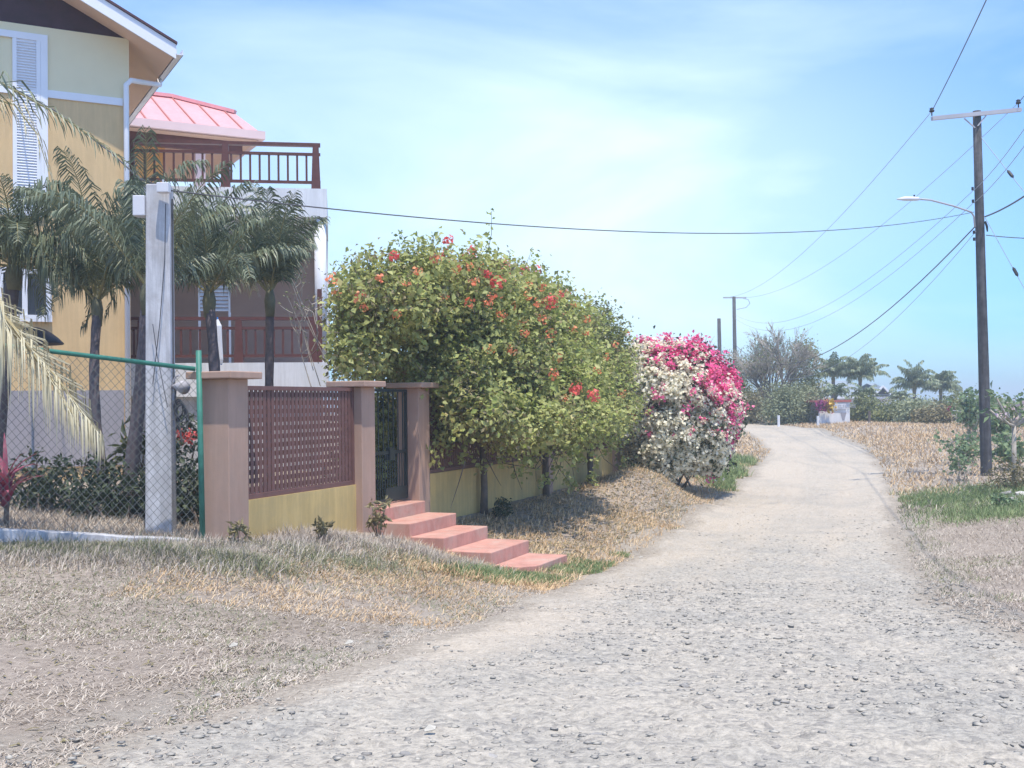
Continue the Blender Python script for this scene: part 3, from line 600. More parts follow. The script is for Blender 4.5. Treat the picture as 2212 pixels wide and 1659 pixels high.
s.obox(hp(x0 + .07, -.012, zB + fwid), e1 * .33, e2 * .008, Z3 * (zT - zB - 2 * fwid))
wbuild(s, 'shutter', M['trim'])
x2 = x0 - .25; s2 = MB()
s2.obox(hp(x2 - .1, -.045, zB + fwid), e1 * .1, e2 * .04, Z3 * (zT - zB - 2 * fwid)); wbuild(s2, 'mullion', M['trim'])
wbuild(MB().obox(hp(aR - Lw + .05, -.03, zB + fwid), e1 * (x2 - .1 - (aR - Lw) - .05), e2 * .02, Z3 * (zT - zB - 2 * fwid)), 'pane', M['glass'])
# lower window behind the left palm
al, zlT = ha(20, 590); ar, zlB = ha(112, 696)
win2 = MB(); win2.obox(hp(al - 1, -.06, zlT), e1 * (ar - al + 1), e2 * .08, Z3 * .1); win2.obox(hp(al - 1, -.08, zlB), e1 * (ar - al + 1), e2 * .1, Z3 * .12)
for k in range(5): win2.obox(hp(al - 1 + k * (ar - al + .9) / 4, -.06, zlB + .12), e1 * .09, e2 * .07, Z3 * (zlT - zlB - .12))
w2 = win2.build('window', M['trim'], house)
MB().obox(hp(al - 1, -.03, zlB + .12), e1 * (ar - al + 1), e2 * .02, Z3 * (zlT - zlB - .12)).build('pane', M['glass'], w2)

# ---- balconies: a white two-storey veranda running off behind the corner
th = R(9); b1 = Vector((math.cos(th), math.sin(th), 0)); b2 = Vector((-math.sin(th), math.cos(th), 0))
BC = P(706, 430, 24.0)
def bp_(a, b, z): v = BC + b1 * a + b2 * b; return Vector((v.x, v.y, z))
def bz(u, v): q = PP(u, v, BC, b2); return ((q - BC).dot(b1), q.z)
z_s1 = bz(600, 406)[1]; z_s0 = bz(600, 468)[1]; z_d1 = bz(600, 783)[1]; z_d0 = bz(600, 830)[1] - .25
BL = 5.6; BD = 3.6
MB().obox(bp_(-BL, 0, z_s0), b1 * BL, b2 * BD, Z3 * (z_s1 - z_s0)).build('balcony_slab', M['white'], house)
MB().obox(bp_(-BL, 0, z_d0), b1 * BL, b2 * BD, Z3 * (z_d1 - z_d0)).build('veranda_deck', M['white'], house)
MB().obox(bp_(-BL, .15, -.4), b1 * (BL - .15), b2 * (BD - .2), Z3 * (z_d0 + .4 - .003)).build('foundation', M['offwhite'], house)
for a_ in (-.27,): MB().tube([bp_(a_ + .12, .16, z_d1), bp_(a_ + .12, .16, z_s0)], .13, 20).build('column', M['white'], house, True)
MB().obox(bp_(-.27, BD - .3, z_d1), b1 * .26, b2 * .26, Z3 * (z_s0 - z_d1)).build('column', M['white'], house)
MB().obox(bp_(-BL, BD - .15, z_d1 + .002), b1 * (BL - .3), b2 * .12, Z3 * (z_s0 - z_d1 - .004)).build('veranda_back_wall', M['recess'], house)
MB().obox(bp_(-5.0, -.02, .3), b1 * .35, b2 * .3, Z3 * (z_s0 - .35)).build('timber_post', M['brownwood'], house)
def railing(z0, zr_top, posts, a0, a1_, nb, name='railing'):
    hgt = zr_top - z0
    t = MB().obox(bp_(a0, .04, zr_top - .07), b1 * (a1_ - a0), b2 * .13, Z3 * .07).build(name, M['brownwood'], house)
    MB().obox(bp_(a0, .07, zr_top - .27), b1 * (a1_ - a0), b2 * .06, Z3 * .06).build('upper_rail', M['brownwood'], t)
    MB().obox(bp_(a0, .07, z0 + .12), b1 * (a1_ - a0), b2 * .06, Z3 * .06).build('lower_rail', M['brownwood'], t)
    for p in posts:
        mb = MB(); w0, w1 = (.20, .13)
        q = [bp_(p - w0 / 2, .02, z0 + .002), bp_(p + w0 / 2, .02, z0 + .002), bp_(p + w0 / 2, .02 + w0, z0 + .002), bp_(p - w0 / 2, .02 + w0, z0 + .002)]
        q2 = [bp_(p - w1 / 2, .04, zr_top - .072), bp_(p + w1 / 2, .04, zr_top - .072), bp_(p + w1 / 2, .04 + w1, zr_top - .072), bp_(p - w1 / 2, .04 + w1, zr_top - .072)]
        mb.add(q + q2, [(3, 2, 1, 0), (4, 5, 6, 7), (0, 1, 5, 4), (1, 2, 6, 5), (2, 3, 7, 6), (3, 0, 4, 7)]); mb.build('post', M['brownwood'], t)
    for k in range(nb):
        x = a0 + (k + .5) * (a1_ - a0) / nb
        if all(abs(x - p) > .12 for p in posts): MB().obox(bp_(x - .022, .08, z0 + .18), b1 * .044, b2 * .04, Z3 * (hgt - .45)).build('baluster', M['brownwood'], t)
zr1 = bz(600, 306)[1]; zr2 = bz(600, 684)[1]
railing(z_s1, zr1, [bz(682, 350)[0], bz(486, 350)[0], -4.1], -BL + .1, bz(692, 350)[0], 27)
railing(z_d1, zr2, [bz(676, 730)[0], bz(515, 730)[0], -3.9], -BL + .1, bz(680, 730)[0], 27)
MB().obox(bp_(bz(686, 730)[0], .03, z_d1 + .002), b1 * .1, b2 * .1, Z3 * (zr2 - z_d1 + .6)).build('timber_post', M['brownwood'], house)
# white louvred shutter set in the veranda
q0 = bz(415, 660); lv = MB()
for k in range(7): lv.obox(bp_(q0[0], 1.4, q0[1] + k * .085), b1 * .62, b2 * .05 + Z3 * .05, Z3 * .02)
lv.obox(bp_(q0[0] - .04, 1.39, q0[1] - .03), b1 * .04, b2 * .05, Z3 * .66); lv.obox(bp_(q0[0] + .62, 1.39, q0[1] - .03), b1 * .04, b2 * .05, Z3 * .66)
lv.obox(bp_(q0[0] - .04, 1.39, z_d1), b1 * .05, b2 * .05, Z3 * (q0[1] - .03 - z_d1)); lv.obox(bp_(q0[0] + .62, 1.39, z_d1), b1 * .05, b2 * .05, Z3 * (q0[1] - .03 - z_d1))
lv.build('louvred_screen', M['trim'], house)

# ---- rear wing with the hipped red roof
WC = P(565, 288, 27.5)
def wp(a, b, z): v = WC + e1 * a + e2 * b; return Vector((v.x, v.y, z))
nrm_w = Vector((e2.x * -math.sin(R(26)), e2.y * -math.sin(R(26)), math.cos(R(26))))
eL = wp(-7, 0, WC.z); Mm = PP(508, 246, WC, nrm_w); Rr = PP(374, 212, WC, nrm_w); Ll = Rr - e1 * 5.5
def back(p): q = p + e2 * (2 * ((Rr - WC).dot(e2) - (p - WC).dot(e2))); return q
rfw = MB(); f1 = [eL, WC, Mm, Rr, Ll]; f2 = [back(p) for p in f1]
rfw.add(f1 + f2, [(0, 1, 2, 3, 4), (9, 8, 7, 6, 5)]); rfw.add([WC, f2[1], f2[2], Mm], [(0, 1, 2, 3)]); rfw.add([Mm, f2[2], Rr], [(0, 1, 2)])
wroof = rfw.build('roof', M['pinkroof'], house)
sm = MB(); nn_ = nrm_w.normalized()
sdir = (e2 + Z3 * math.tan(R(26))).normalized()
for k in range(12):
    s0 = wp(-.42 - .58 * k, .05, WC.z + .03)
    # run up the slope until the ridge or the hip line
    top = (Rr - WC).dot(e2); ax = -.42 - .58 * k
    aM, bM = (Mm - WC).dot(e1), (Mm - WC).dot(e2); aR_, bR = (Rr - WC).dot(e1), (Rr - WC).dot(e2)
    if ax > aM: bb_ = bM * (ax / aM)
    elif ax > aR_: bb_ = bM + (bR - bM) * (ax - aM) / (aR_ - aM)
    else: bb_ = bR
    e0 = wp(ax, .06, WC.z + .06 * math.tan(R(26)) + .012); ee = wp(ax, bb_, WC.z + bb_ * math.tan(R(26)) + .012); sm.bar(e0, ee, .035, .03)
sm.build('seam', M['seam'], wroof)
cp_ = MB(); cp_.bar(Ll + Z3 * .05, Rr + Z3 * .05, .16, .09); cp_.bar(Rr + Z3 * .05, Mm + Z3 * .05, .16, .09); cp_.build('ridge_cap', M['pinkroof'], wroof)
gw = MB(); gw.obox(wp(-7, -.12, WC.z - .17), e1 * 7.06, e2 * .12, Z3 * .2); gw.obox(wp(-.06, .002, WC.z - .17), e1 * .12, e2 * (2 * (Rr - WC).dot(e2)), Z3 * .2); gw.build('gutter', M['pinkgutter'], house)
dep = 2 * (Rr - WC).dot(e2)
MB().obox(wp(-7, .02, WC.z - .20), e1 * 6.9, e2 * (dep - .1), Z3 * .025).build('soffit', M['soffit'], house)
MB().obox(wp(-7, .30, WC.z - .50), e1 * 6.6, e2 * .14, Z3 * .297).build('eaves_beam', M['brownwood'], house)
MB().obox(wp(-7, 1.2, -.3), e1 * 4.9, e2 * (dep - 1.5), Z3 * (WC.z - .202 + .3)).build('wing_wall', M['orange'], house)
MB().obox(wp(-2.0, .9, z_s1 - 2.0), e1 * .0 + e1 * .55, e2 * .02 + e2 * (dep - 1.8), Z3 * 1.2).build('wing_floor', M['white'], house)
MB().obox(wp(-1.55, .32, z_s1 - 2.5), e1 * .24, e2 * .24, Z3 * (WC.z - .52 - z_s1 + 2.5)).build('column', M['pinkgutter'], house)
# ================================================================== yard behind the chain-link fence
# white concrete service pole
pb = P(348, 1146, 13.2); pt = P(345, 402, 13.2); gz0 = H1(pb.x, pb.y)
pole = empty('concrete_pole', (pb.x, pb.y, gz0), 'whitewashed square concrete service pole standing behind the chain link fence', 'pole')
w0, w1 = .155, .135; mb = MB(); q = []
for (z, w, dx) in ((gz0 - .3, w0, 0), (pt.z, w1, pt.x - pb.x)):
    for sx_, sy_ in ((-1, -1), (1, -1), (1, 1), (-1, 1)):
        v = Vector((sx_ * w, sy_ * w, 0)); v.rotate(Matrix.Rotation(.12, 3, 'Z')); q.append((pb.x + dx + v.x, pb.y + v.y, z))
mb.add(q, [(3, 2, 1, 0), (4, 5, 6, 7), (0, 1, 5, 4), (1, 2, 6, 5), (2, 3, 7, 6), (3, 0, 4, 7)])
mb.build('shaft', M['offwhite'], pole, bevel=.012)
y0 = 12.97
b = P(333, 425, y0); b = P(341, 417, y0); MB().box(b.x, y0 - .06, b.z, b.x + .14, y0 + .05, b.z + .115).build('junction_box', M['box'], pole, bevel=.008)
b = P(291, 468, 13.1); MB().box(b.x, 13.02, b.z, b.x + .14, 13.2, b.z + .24).build('meter_box', M['box'], pole, bevel=.01)
MB().tube([P(352, 398, y0), P(352, 388, y0)], .012, 6).build('insulator_pin', M['galv'], pole)
cb = MB(); fy = 13.0
cb.tube([P(358, 440, fy), P(356, 560, fy), P(345, 700, fy - .02), P(336, 780, fy - .02), P(330, 830, fy - .02)], .006, 5)
cb.tube([P(330, 700, fy - .02), P(340, 770, fy - .02), P(362, 880, fy - .02)], .005, 5)
cb.tube([P(372.5, 430, 13.2), P(373, 600, 13.2), P(374, 800, 13.2), P(379, 850, 13.2)], .012, 6)
cb.tube([P(320, 440, 13.1), P(321, 700, 13.1), P(323, 900, 13.1)], .014, 6); cb.build('cable_run', M['cable'], pole)
# loop of spare cable and a floodlight on the right of the pole
coil = MB()
for k in range(4):
    cc = P(385 + k * 2.5, 882 + 7 * k, 13.15 - .015 * k); rr = .07 + .012 * k
    coil.tube([cc + Vector((math.cos(t_ * .42) * rr * .75, .01 * t_ / 8, math.sin(t_ * .42) * rr * 1.5)) for t_ in range(16)], .010, 5)
coil.tube([P(380, 835, 13.1), P(378, 870, 13.1), P(388, 920, 13.1), P(393, 955, 13.1)], .012, 5)
coil.build('cable_coil', M['cable'], pole)
fl = P(386, 836, 13.1); lm = MB(); lm.tube([fl + Vector((-.1, .05, .0)), fl + Vector((-.03, .0, .01)), fl + Vector((.05, -.04, .0)), fl + Vector((.09, -.07, -.01))], [.02, .035, .075, .082], 14); fo_ = lm.build('floodlight', M['galv'], pole, True)
MB().tube([fl + Vector((-.12, .06, -.02)), fl + Vector((-.05, .04, .12)), fl + Vector((.0, .02, .14))], .012, 6).build('bracket', M['galv'], fo_)
# chain-link fence
def fz(u, v, d): return P(u, v, d)
fr0 = fz(150, 763, 12.2); fr1 = fz(428, 797, 12.62); kb0 = fz(0, 1138, 12.05); kb1 = fz(486, 1168, 12.62)
fd = Vector((fr1.x - fr0.x, fr1.y - fr0.y, 0)).normalized(); Fx0 = fr1 - fd * 5.2
def fpt(s, z): v = Vector((fr1.x, fr1.y, 0)) - fd * s; return Vector((v.x, v.y, z))
rsl = (fr0.z - fr1.z) / (Vector((fr0.x, fr0.y)) - Vector((fr1.x, fr1.y))).length
ksl = (kb0.z - kb1.z) / (Vector((kb0.x, kb0.y)) - Vector((kb1.x, kb1.y))).length
rz_ = lambda s: fr1.z + rsl * s; kz_ = lambda s: kb1.z + ksl * (s + .2)
fence = empty('chain_link_fence', fpt(0, kz_(0)), 'chain link fence with green pipe post and top rail along the yard edge', 'fence')
MB().tube([fpt(.03, rz_(.0)), fpt(5.4, rz_(5.4))], .026, 8).build('top_rail', M['fencegreen'], fence, True)
pq = P(429, 757, 12.6); pq0 = P(438, 1160, 12.6); MB().tube([pq0 - Vector((0, 0, .15)), pq], .032, 10).build('post', M['fencegreen'], fence, True)
MB().tube([fpt(2.9, kz_(2.9) - .1), fpt(2.9, rz_(2.9))], .028, 8).build('post', M['fencegreen'], fence, True)
MB().tube([fpt(5.3, kz_(5.3) - .1), fpt(5.3, rz_(5.3))], .028, 8).build('post', M['fencegreen'], fence, True)
mh = MB(); S_ = 5.3; hh = rz_(2) - kz_(2) ; k = -40
def clip_wire(s0, sg):
    # a wire rising at 45 degrees from s0 along the panel
    z0f, z1f = 0.0, 1.0; p = []
    for i in range(0, 41):
        h = hh * i / 40; s = s0 + sg * h * .85
        if 0 <= s <= S_: p.append((s, h))
    return p
for i in range(-26, 80):
    for sg in (1, -1):
        p = clip_wire(i * .088 if sg > 0 else i * .088 + .02, sg)
        if len(p) > 3:
            n_seg = max(2, len(p) // 8); idx = [int(round(j * (len(p) - 1) / n_seg)) for j in range(n_seg + 1)]
            pp_ = []
            for j in idx:
                s, h = p[j]; f_ = h / hh; zz_ = kz_(s) + (rz_(s) - kz_(s)) * f_; pp_.append(fpt(s, zz_) + Vector((0, .012 * sg + random.gauss(0, .004), 0)))
            mh.tube(pp_, .0024, 4, False)
mh.build('chain_link_mesh', M['wire'], fence)
# whitewashed kerb wall under it
kb = MB(); n_ = 24
ring = []
for i in range(n_ + 1):
    s = -.28 + i * (6.2 / n_); z = kz_(s) + random.gauss(0, .006); c_ = fpt(s, z); nf_ = Vector((fd.y, -fd.x, 0))
    ring.append([c_ + nf_ * (.09 + random.gauss(0, .004)), c_ - nf_ * .09, c_ - nf_ * .10 - Z3 * .5, c_ + nf_ * .10 - Z3 * .5])
vs = [p for r_ in ring for p in r_]; fs = []
for i in range(n_):
    for j in range(4): fs.append((i * 4 + j, i * 4 + (j + 1) % 4, (i + 1) * 4 + (j + 1) % 4, (i + 1) * 4 + j))
fs += [(0, 1, 2, 3), (n_ * 4 + 3, n_ * 4 + 2, n_ * 4 + 1, n_ * 4)]
kb.add(vs, fs); tag(kb.build('low_kerb_wall', M['kerb'], bevel=.01), 'low whitewashed concrete kerb under the chain link fence', 'kerb')

# palms in front of the house
fm = M['frond']; PG = 'young palms in front of the house'
b = P(232, 1066, 15.8); palm('slender palm whose crown spreads in front of the yellow wall, left of the white pole', (b.x, b.y, H1(b.x, b.y)), P(210, 668, 16.2), 14, 2.15, .48, PG, fm, 3, r=(.085, .06), bend=-.10, els=(1.52, .65), droop=(.6, 1.9), nleaf=58, width=.026, hang=.6, late=1.8, spread=.7)
b = P(270, 1062, 14.8); palm('leaning palm with its crown behind the white concrete pole', (b.x, b.y, H1(b.x, b.y)), P(318, 640, 14.6), 12, 1.95, .44, PG, fm, 5, r=(.10, .07), bend=.03, els=(1.5, .65), droop=(.6, 2.0), nleaf=54, width=.024, hang=.6, dry=0, late=1.8, spread=.7)
b = P(578, 880, 17.6); palm('palm rising behind the brown lattice panel in front of the lower balcony', (b.x, b.y, H1(b.x, b.y)), P(583, 650, 17.4), 13, 1.8, .44, PG, fm, 8, r=(.085, .06), els=(1.52, .8), droop=(.5, 1.5), nleaf=54, width=.024, hang=.5, dry=0, late=1.8, spread=.7)
b = P(462, 1040, 16.2); palm('palm with arching fronds between the white pole and the balcony', (b.x, b.y, H1(b.x, b.y)), P(452, 650, 16.4), 12, 1.8, .44, PG, fm, 21, r=(.10, .07), bend=.06, els=(1.5, .45), droop=(.7, 2.2), nleaf=54, width=.026, hang=.6, dry=1, late=1.8, spread=.7)
b = P(-20, 1045, 16.5); palm('drooping bushy palm half cut by the left edge of the view', (b.x, b.y, H1(b.x, b.y)), P(30, 590, 16.3), 22, 1.8, .5, PG, fm, 13, r=(.12, .09), els=(1.5, -.1), droop=(1.6, 3.0), nleaf=56, width=.024, hang=.85, dry=0, spread=.7)
# nearer palm standing just outside the frame on the left, two of its fronds hang into view
b0 = P(-330, 1200, 11.6); crown = P(-330, 560, 11.6); nb = empty('palm_tree', (b0.x, b0.y, H1(b0.x, b0.y)), 'near palm at the left edge whose dry yellow frond hangs across the fence', 'palm tree')
MB().tube([Vector((b0.x, b0.y, H1(b0.x, b0.y) - .2)), Vector((b0.x, b0.y, 1.2)), crown], [.17, .13, .10], 12).build('trunk', M['palmtrunk'], nb, True)
for i, (path, mt, rm, ll, hg, nl, wd) in enumerate([
    ([(-330, 560, 11.6), (-200, 585, 11.55), (-90, 625, 11.5), (0, 690, 11.5), (80, 765, 11.5), (140, 840, 11.5), (200, 922, 11.55)], 'frond_dry', 'rachis_dry', 1.05, .96, 76, .026),
    ([(-330, 560, 11.6), (-230, 560, 11.3), (-120, 590, 11.2), (-30, 640, 11.2), (40, 720, 11.2), (110, 820, 11.3), (160, 900, 11.35)], 'frond_dry', 'rachis_dry', .75, .9, 60, .020),
    ([(-330, 560, 11.6), (-240, 330, 11.6), (-120, 200, 11.7), (0, 178, 11.7), (130, 250, 11.8), (240, 325, 11.8), (290, 362, 11.8)], 'frond', 'rachis', .48, .55, 46, .022),
    ([(-330, 560, 11.6), (-260, 400, 11.9), (-160, 250, 12.0), (-60, 205, 12.0), (30, 225, 12.0), (80, 290, 12.0), (105, 370, 12.0)], 'frond_dry', 'rachis', .48, .6, 40, .020)]):
    add_frond(nb, [P(*p) for p in path], ll, M[mt], M[rm], nleaf=nl, width=wd, hang=hg, seed=900 + i, rr=(.05 if i < 2 else .022), spread=.5, side_up=.1, start=.2)
for i in range(9): add_frond(nb, arc(crown + Vector((0, 0, .1)), 1.9 + i * .36, 1.2 - .11 * i, 2.4, 1.3), .5, M['frond'], M['rachis'], nleaf=30, seed=950 + i)

# yard shrubs along the house, one by one
YG = 'low shrubs behind the chain link fence'
ys_ = [(60, 1000, 15.0, .45, .35, 'leaf_dark', 'dark low shrub at the far left behind the chain link fence'), (112, 985, 14.8, .42, .42, 'leaf_dark', 'dark leafy shrub behind the fence left of the slender palm'),
       (165, 985, 14.6, .38, .50, 'leaf_dark', 'taller pointed dark shrub just left of the slender palm trunk'), (205, 1040, 14.2, .35, .25, 'leaf_dark', 'small dark purple shrub at the foot of the slender palm'),
       (262, 1000, 14.6, .42, .45, 'leaf_dark', 'bushy plant between the slender palm and the leaning palm'), (302, 1030, 14.2, .35, .42, 'leaf_dark', 'dark shrub close to the left side of the white concrete pole')]
for (u, v, d, rx, rz__, mt, lb) in ys_:
    c = P(u, v, d); g0 = H1(c.x, c.y); hz = max(c.z, g0 + .1)
    shrub('garden_shrub', lb, 'shrub', [((c.x, c.y, (g0 + hz) / 2), (rx, .30, max(.12, (hz - g0) / 2)))], 34, 11, .11, M[mt], .07, YG, width=.4)
c = P(400, 1010, 14.2); g0 = H1(c.x, c.y)
ix = shrub('ixora_shrub', 'upright shrub with small red flowers between the white pole and the green fence post', 'shrub', [((c.x, c.y, g0 + .75), (.24, .25, .72)), ((c.x + .03, c.y, g0 + .3), (.27, .3, .35))], 120, 12, .085, M['leaf_dark'], .08)
fp = np.array([P(u, v, 14.0) for u, v in ((388, 938), (410, 945), (402, 952), (386, 942), (412, 940))]); pf = np.repeat(fp, 30, 0) + rng.normal(size=(150, 3)) * .035; leaves('flowers', pf, rng.normal(size=(150, 3)), .05, M['redflower'], ix)
c = P(300, 905, 15.0)
cl = shrub('cane_plant', 'thin leafy plant with strap leaves beside the leaning palm trunk', 'plant', [((c.x, c.y, c.z - .55), (.22, .2, .35))], 16, 8, .24, M['leaf_olive'], .1, width=.16)
# red cordyline at far left
c = P(12, 1010, 12.9); g0 = H1(c.x, c.y); rc = empty('cordyline', (c.x, c.y, g0), 'dark red strap leaved plant at the far left behind the fence', 'plant'); V = []; Fa = []
for i in range(42):
    az = random.uniform(0, 6.28); el = random.uniform(.3, 1.35); Lf = random.uniform(.35, .65); pts = arc(Vector((c.x, c.y, g0 + random.uniform(.2, .6))), az, el, Lf, 1.3, 5); sd_ = Vector((-math.sin(az), math.cos(az), 0)) * .028
    k = len(V)
    for j, p in enumerate(pts): w_ = (1 - (j / 4) ** 2) + .05; V += [p - sd_ * w_, p + sd_ * w_]
    Fa += [(k + 2 * j, k + 2 * j + 1, k + 2 * j + 3, k + 2 * j + 2) for j in range(4)]
npmesh('leaves', V, Fa, M['redleaf'], rc); MB().tube([(c.x, c.y, g0 - .1), (c.x + .02, c.y, g0 + .6)], .03, 7).build('stem', M['bark'], rc)
# dark patio dish behind the palm, closed white parasol on the veranda
c = P(70, 742, 17.2); d = MB(); N_ = 24; g0 = H1(c.x, c.y); vs = []; fs = []
for i in range(6):
    rr = .46 * i / 5 + .001; zz = .26 * (1 - (i / 5) ** 2)
    vs += [(c.x + rr * math.cos(6.283 * k / N_), c.y + rr * math.sin(6.283 * k / N_), c.z + zz) for k in range(N_)]
for i in range(5): fs += [(i * N_ + k, i * N_ + (k + 1) % N_, (i + 1) * N_ + (k + 1) % N_, (i + 1) * N_ + k) for k in range(N_)]
par = empty('patio_umbrella', (c.x, c.y, g0), 'small dark round patio umbrella in front of the white window', 'umbrella'); um = d.add(vs, fs).build('canopy', M['dish'], par, True); um.modifiers.new('thick', 'SOLIDIFY').thickness = .02
MB().tube([(c.x, c.y, g0 - .1), (c.x, c.y, c.z + .25)], .022, 8).build('pole', M['galv'], par)
c0 = P(478, 786, 22.9); c1 = P(470, 690, 22.9); pr = empty('closed_parasol', c0, 'closed white parasol leaning against the lower balcony rail', 'parasol')
MB().tube([c0 + (c1 - c0) * t_ for t_ in (0, .1, .5, .85, 1)], [.03, .05, .06, .075, .02], 7).build('canopy', M['white'], pr); MB().tube([c0 - (c1 - c0) * .02, c0 + (c1 - c0) * 1.05], .018, 6).build('pole', M['blue'], pr)
c0 = P(289, 1010, 15.6); MB2 = MB().tube([Vector((c0.x, c0.y, H1(c0.x, c0.y))), P(297, 880, 15.6), P(300, 845, 15.6)], .035, 8); tag(MB2.build('drain_pipe', M['box'], smooth=True), 'pale leaning pipe standing beside the leaning palm trunk', 'pipe')
c0 = P(322, 990, 15.2); tag(MB().tube([Vector((c0.x, c0.y, H1(c0.x, c0.y))), P(323, 940, 15.2), P(321, 905, 15.2)], .04, 8).build('water_pipe', M['blue'], smooth=True), 'blue pipe just behind the white concrete pole', 'pipe')
# ================================================================== garden wall, gate and steps
S = .38; ZL = .50; ZTOP = 1.85
gw_ = empty('garden_wall', TQ(0, 0, H1(*TQ(0, 0)[:2])), 'mustard yellow garden wall with tan capped pillars and brown lattice panels', 'garden wall')
def wbox(t0, q0, z0, t1, q1, z1, mb=None): return (mb or MB()).obox(TQ(t0, q0, z0), wdir * (t1 - t0), ndir * (q1 - q0), Z3 * (z1 - z0))
caps = []
def pillar(t, ztop, par=None):
    p = wbox(t, -S, -1.3, t + S, 0, ztop).build('pillar', M['pillar'], gw_, bevel=.008)
    o = .12; wbox(t - o, -S - o, ztop + .002, t + S + o, o, ztop + .085).build('cap', M['pillar'], p, bevel=.012)
z1p = P(493, 818, 12.6).z; z2p = P(781, 836, 15.45).z; z3p = P(900, 838, 17.1).z
pillar(0, z1p); pillar(3.06, z2p); pillar(4.83, z3p); pillar(10.6, z2p); pillar(15.6, z2p); pillar(22, z2p)
def segment(t0, t1, lat=True):
    wbox(t0, -.26, -1.3, t1, -.10, ZL).build('low_wall', M['garden_yellow'], gw_)
    if not lat: return
    pn = MB(); q = -.15
    pn.add([], []); wbox(t0, q - .05, ZL + .003, t1, q + .03, ZL + .06, pn); wbox(t0, q - .05, ZTOP - .05, t1, q + .03, ZTOP, pn)
    wbox(t0, q - .05, ZL + .06, t0 + .05, q + .03, ZTOP - .05, pn); wbox(t1 - .05, q - .05, ZL + .06, t1, q + .03, ZTOP - .05, pn)
    fr = pn.build('lattice_panel', M['lattice'], gw_)
    v = MB(); n = int((t1 - t0 - .1) / .088)
    for i in range(n):
        x = t0 + .05 + (i + .5) * (t1 - t0 - .1) / n; wbox(x - .030, q + .001, ZL + .06, x + .030, q + .010, ZTOP - .05, v)
    n = int((ZTOP - ZL - .1) / .1)
    for i in range(n):
        z = ZL + .06 + (i + .5) * (ZTOP - ZL - .11) / n; wbox(t0 + .05, q - .012, z - .030, t1 - .05, q - .002, z + .030, v)
    v.build('lattice', M['lattice'], fr)
segment(S + .002, 3.058); segment(4.83 + S + .002, 10.598); segment(10.6 + S + .002, 15.598); segment(15.6 + S + .002, 21.998)
# gate
gt_ = empty('metal_gate', TQ(3.5, -.2, .13), 'narrow dark green iron bar gate between two tan pillars', 'gate')
g0, g1 = 3.06 + S + .03, 4.83 - .03; zb0, zt0 = .17, 1.84; zm = P(850, 985, 16).z
fr = MB(); q = -.2
for (a_, b_, c_, d_) in ((g0, zb0, g0 + .04, zt0), (g1 - .04, zb0, g1, zt0), (g0 + .04, zb0, g1 - .04, zb0 + .04), (g0 + .04, zm, g1 - .04, zm + .05), (g0 + .04, zt0 - .04, g1 - .04, zt0)): wbox(a_, q - .02, b_, c_, q + .02, d_, fr)
frame = fr.build('frame', M['gate'], gt_)
for i in range(8):
    x = g0 + .04 + (i + .5) * (g1 - g0 - .08) / 8; MB().tube([TQ(x, q, zm + .05), TQ(x, q, zt0 - .03)], .012, 6).build('bar', M['gate'], gt_)
for i in range(16):
    x = g0 + .04 + (i + .5) * (g1 - g0 - .08) / 16; MB().tube([TQ(x, q, zb0 + .03), TQ(x, q, zm)], .010, 6).build('bar', M['gate'], gt_)
wbox(g0 + .72, q - .035, zm - .09, g0 + .88, q + .035, zm + .10).build('lock', M['gate'], gt_)
wbox(g0 + .62, q + .012, zb0 + .04, g1 - .04, q + .02, zb0 + .20).build('kick_plate', M['gate'], gt_)
# steps down to the road
st = empty('entrance_steps', TQ(4, 1.2, -.75), 'flight of red painted concrete steps leading from the gate down to the road', 'steps')
wbox(3.06 + S + .003, -S, -.5, 4.828, .10, .13).build('threshold', M['steps'], st, bevel=.01)
for (z, q0_, q1_, ta, tb) in ((-.05, .102, .60, 3.32, 4.87), (-.23, .602, 1.12, 3.31, 4.86), (-.41, 1.122, 1.80, 3.36, 4.80)):
    wbox(ta, q0_, z - 1.0, tb, q1_, z).build('step', M['steps'], st, bevel=.012)
pl = [TQ(3.38, 1.803, -1.2), TQ(3.38, 2.05, -1.2)] + [TQ(3.38 + .32 * (1 - math.cos(a_)) , 2.05 + .34 * math.sin(a_), -1.2) for a_ in (.3, .6, .9, 1.2, 1.57)] + [TQ(4.72, 2.42, -1.2), TQ(4.72, 1.803, -1.2)]
MB().prism(pl, Z3 * .61).build('step', M['steps'], st, bevel=.012)
# dead weed against pillar two and a small one by the first pillar
def weed(label, u, v, d, n, h, mat='leaf_dry', size=.10, name='dead_weed'):
    c = P(u, v, d); g0_ = H1(c.x, c.y); root = empty(name, (c.x, c.y, g0_), label, 'weed', 'dry weeds by the wall'); ends = [(c.x + random.gauss(0, .16) * h, c.y + random.gauss(0, .12) * h, g0_ + h * random.uniform(.55, 1.05)) for _ in range(n)]
    twigs('stem', [(c.x + random.gauss(0, .02), c.y, g0_ - .03)] * n, ends, M['bark'], root, .006, .002)
    e = np.array(ends); p = np.repeat(e, 9, 0) + rng.normal(size=(n * 9, 3)) * .05 * h - np.array([0, 0, .1 * h]); leaves('foliage', p, rng.normal(size=p.shape), size, M[mat], root, .4)
weed('curled dead brown plant at the foot of the middle pillar beside the steps', 818, 1165, 14.9, 14, .55)
weed('small dead weed standing in the grass below the yellow wall', 692, 1190, 13.3, 8, .30)
weed('tiny dry weed at the base of the left tan pillar', 520, 1175, 12.4, 6, .28)
c = P(458, 1150, 12.52); rk = empty('rubber_ball', c); bpy.data.objects.remove(rk)
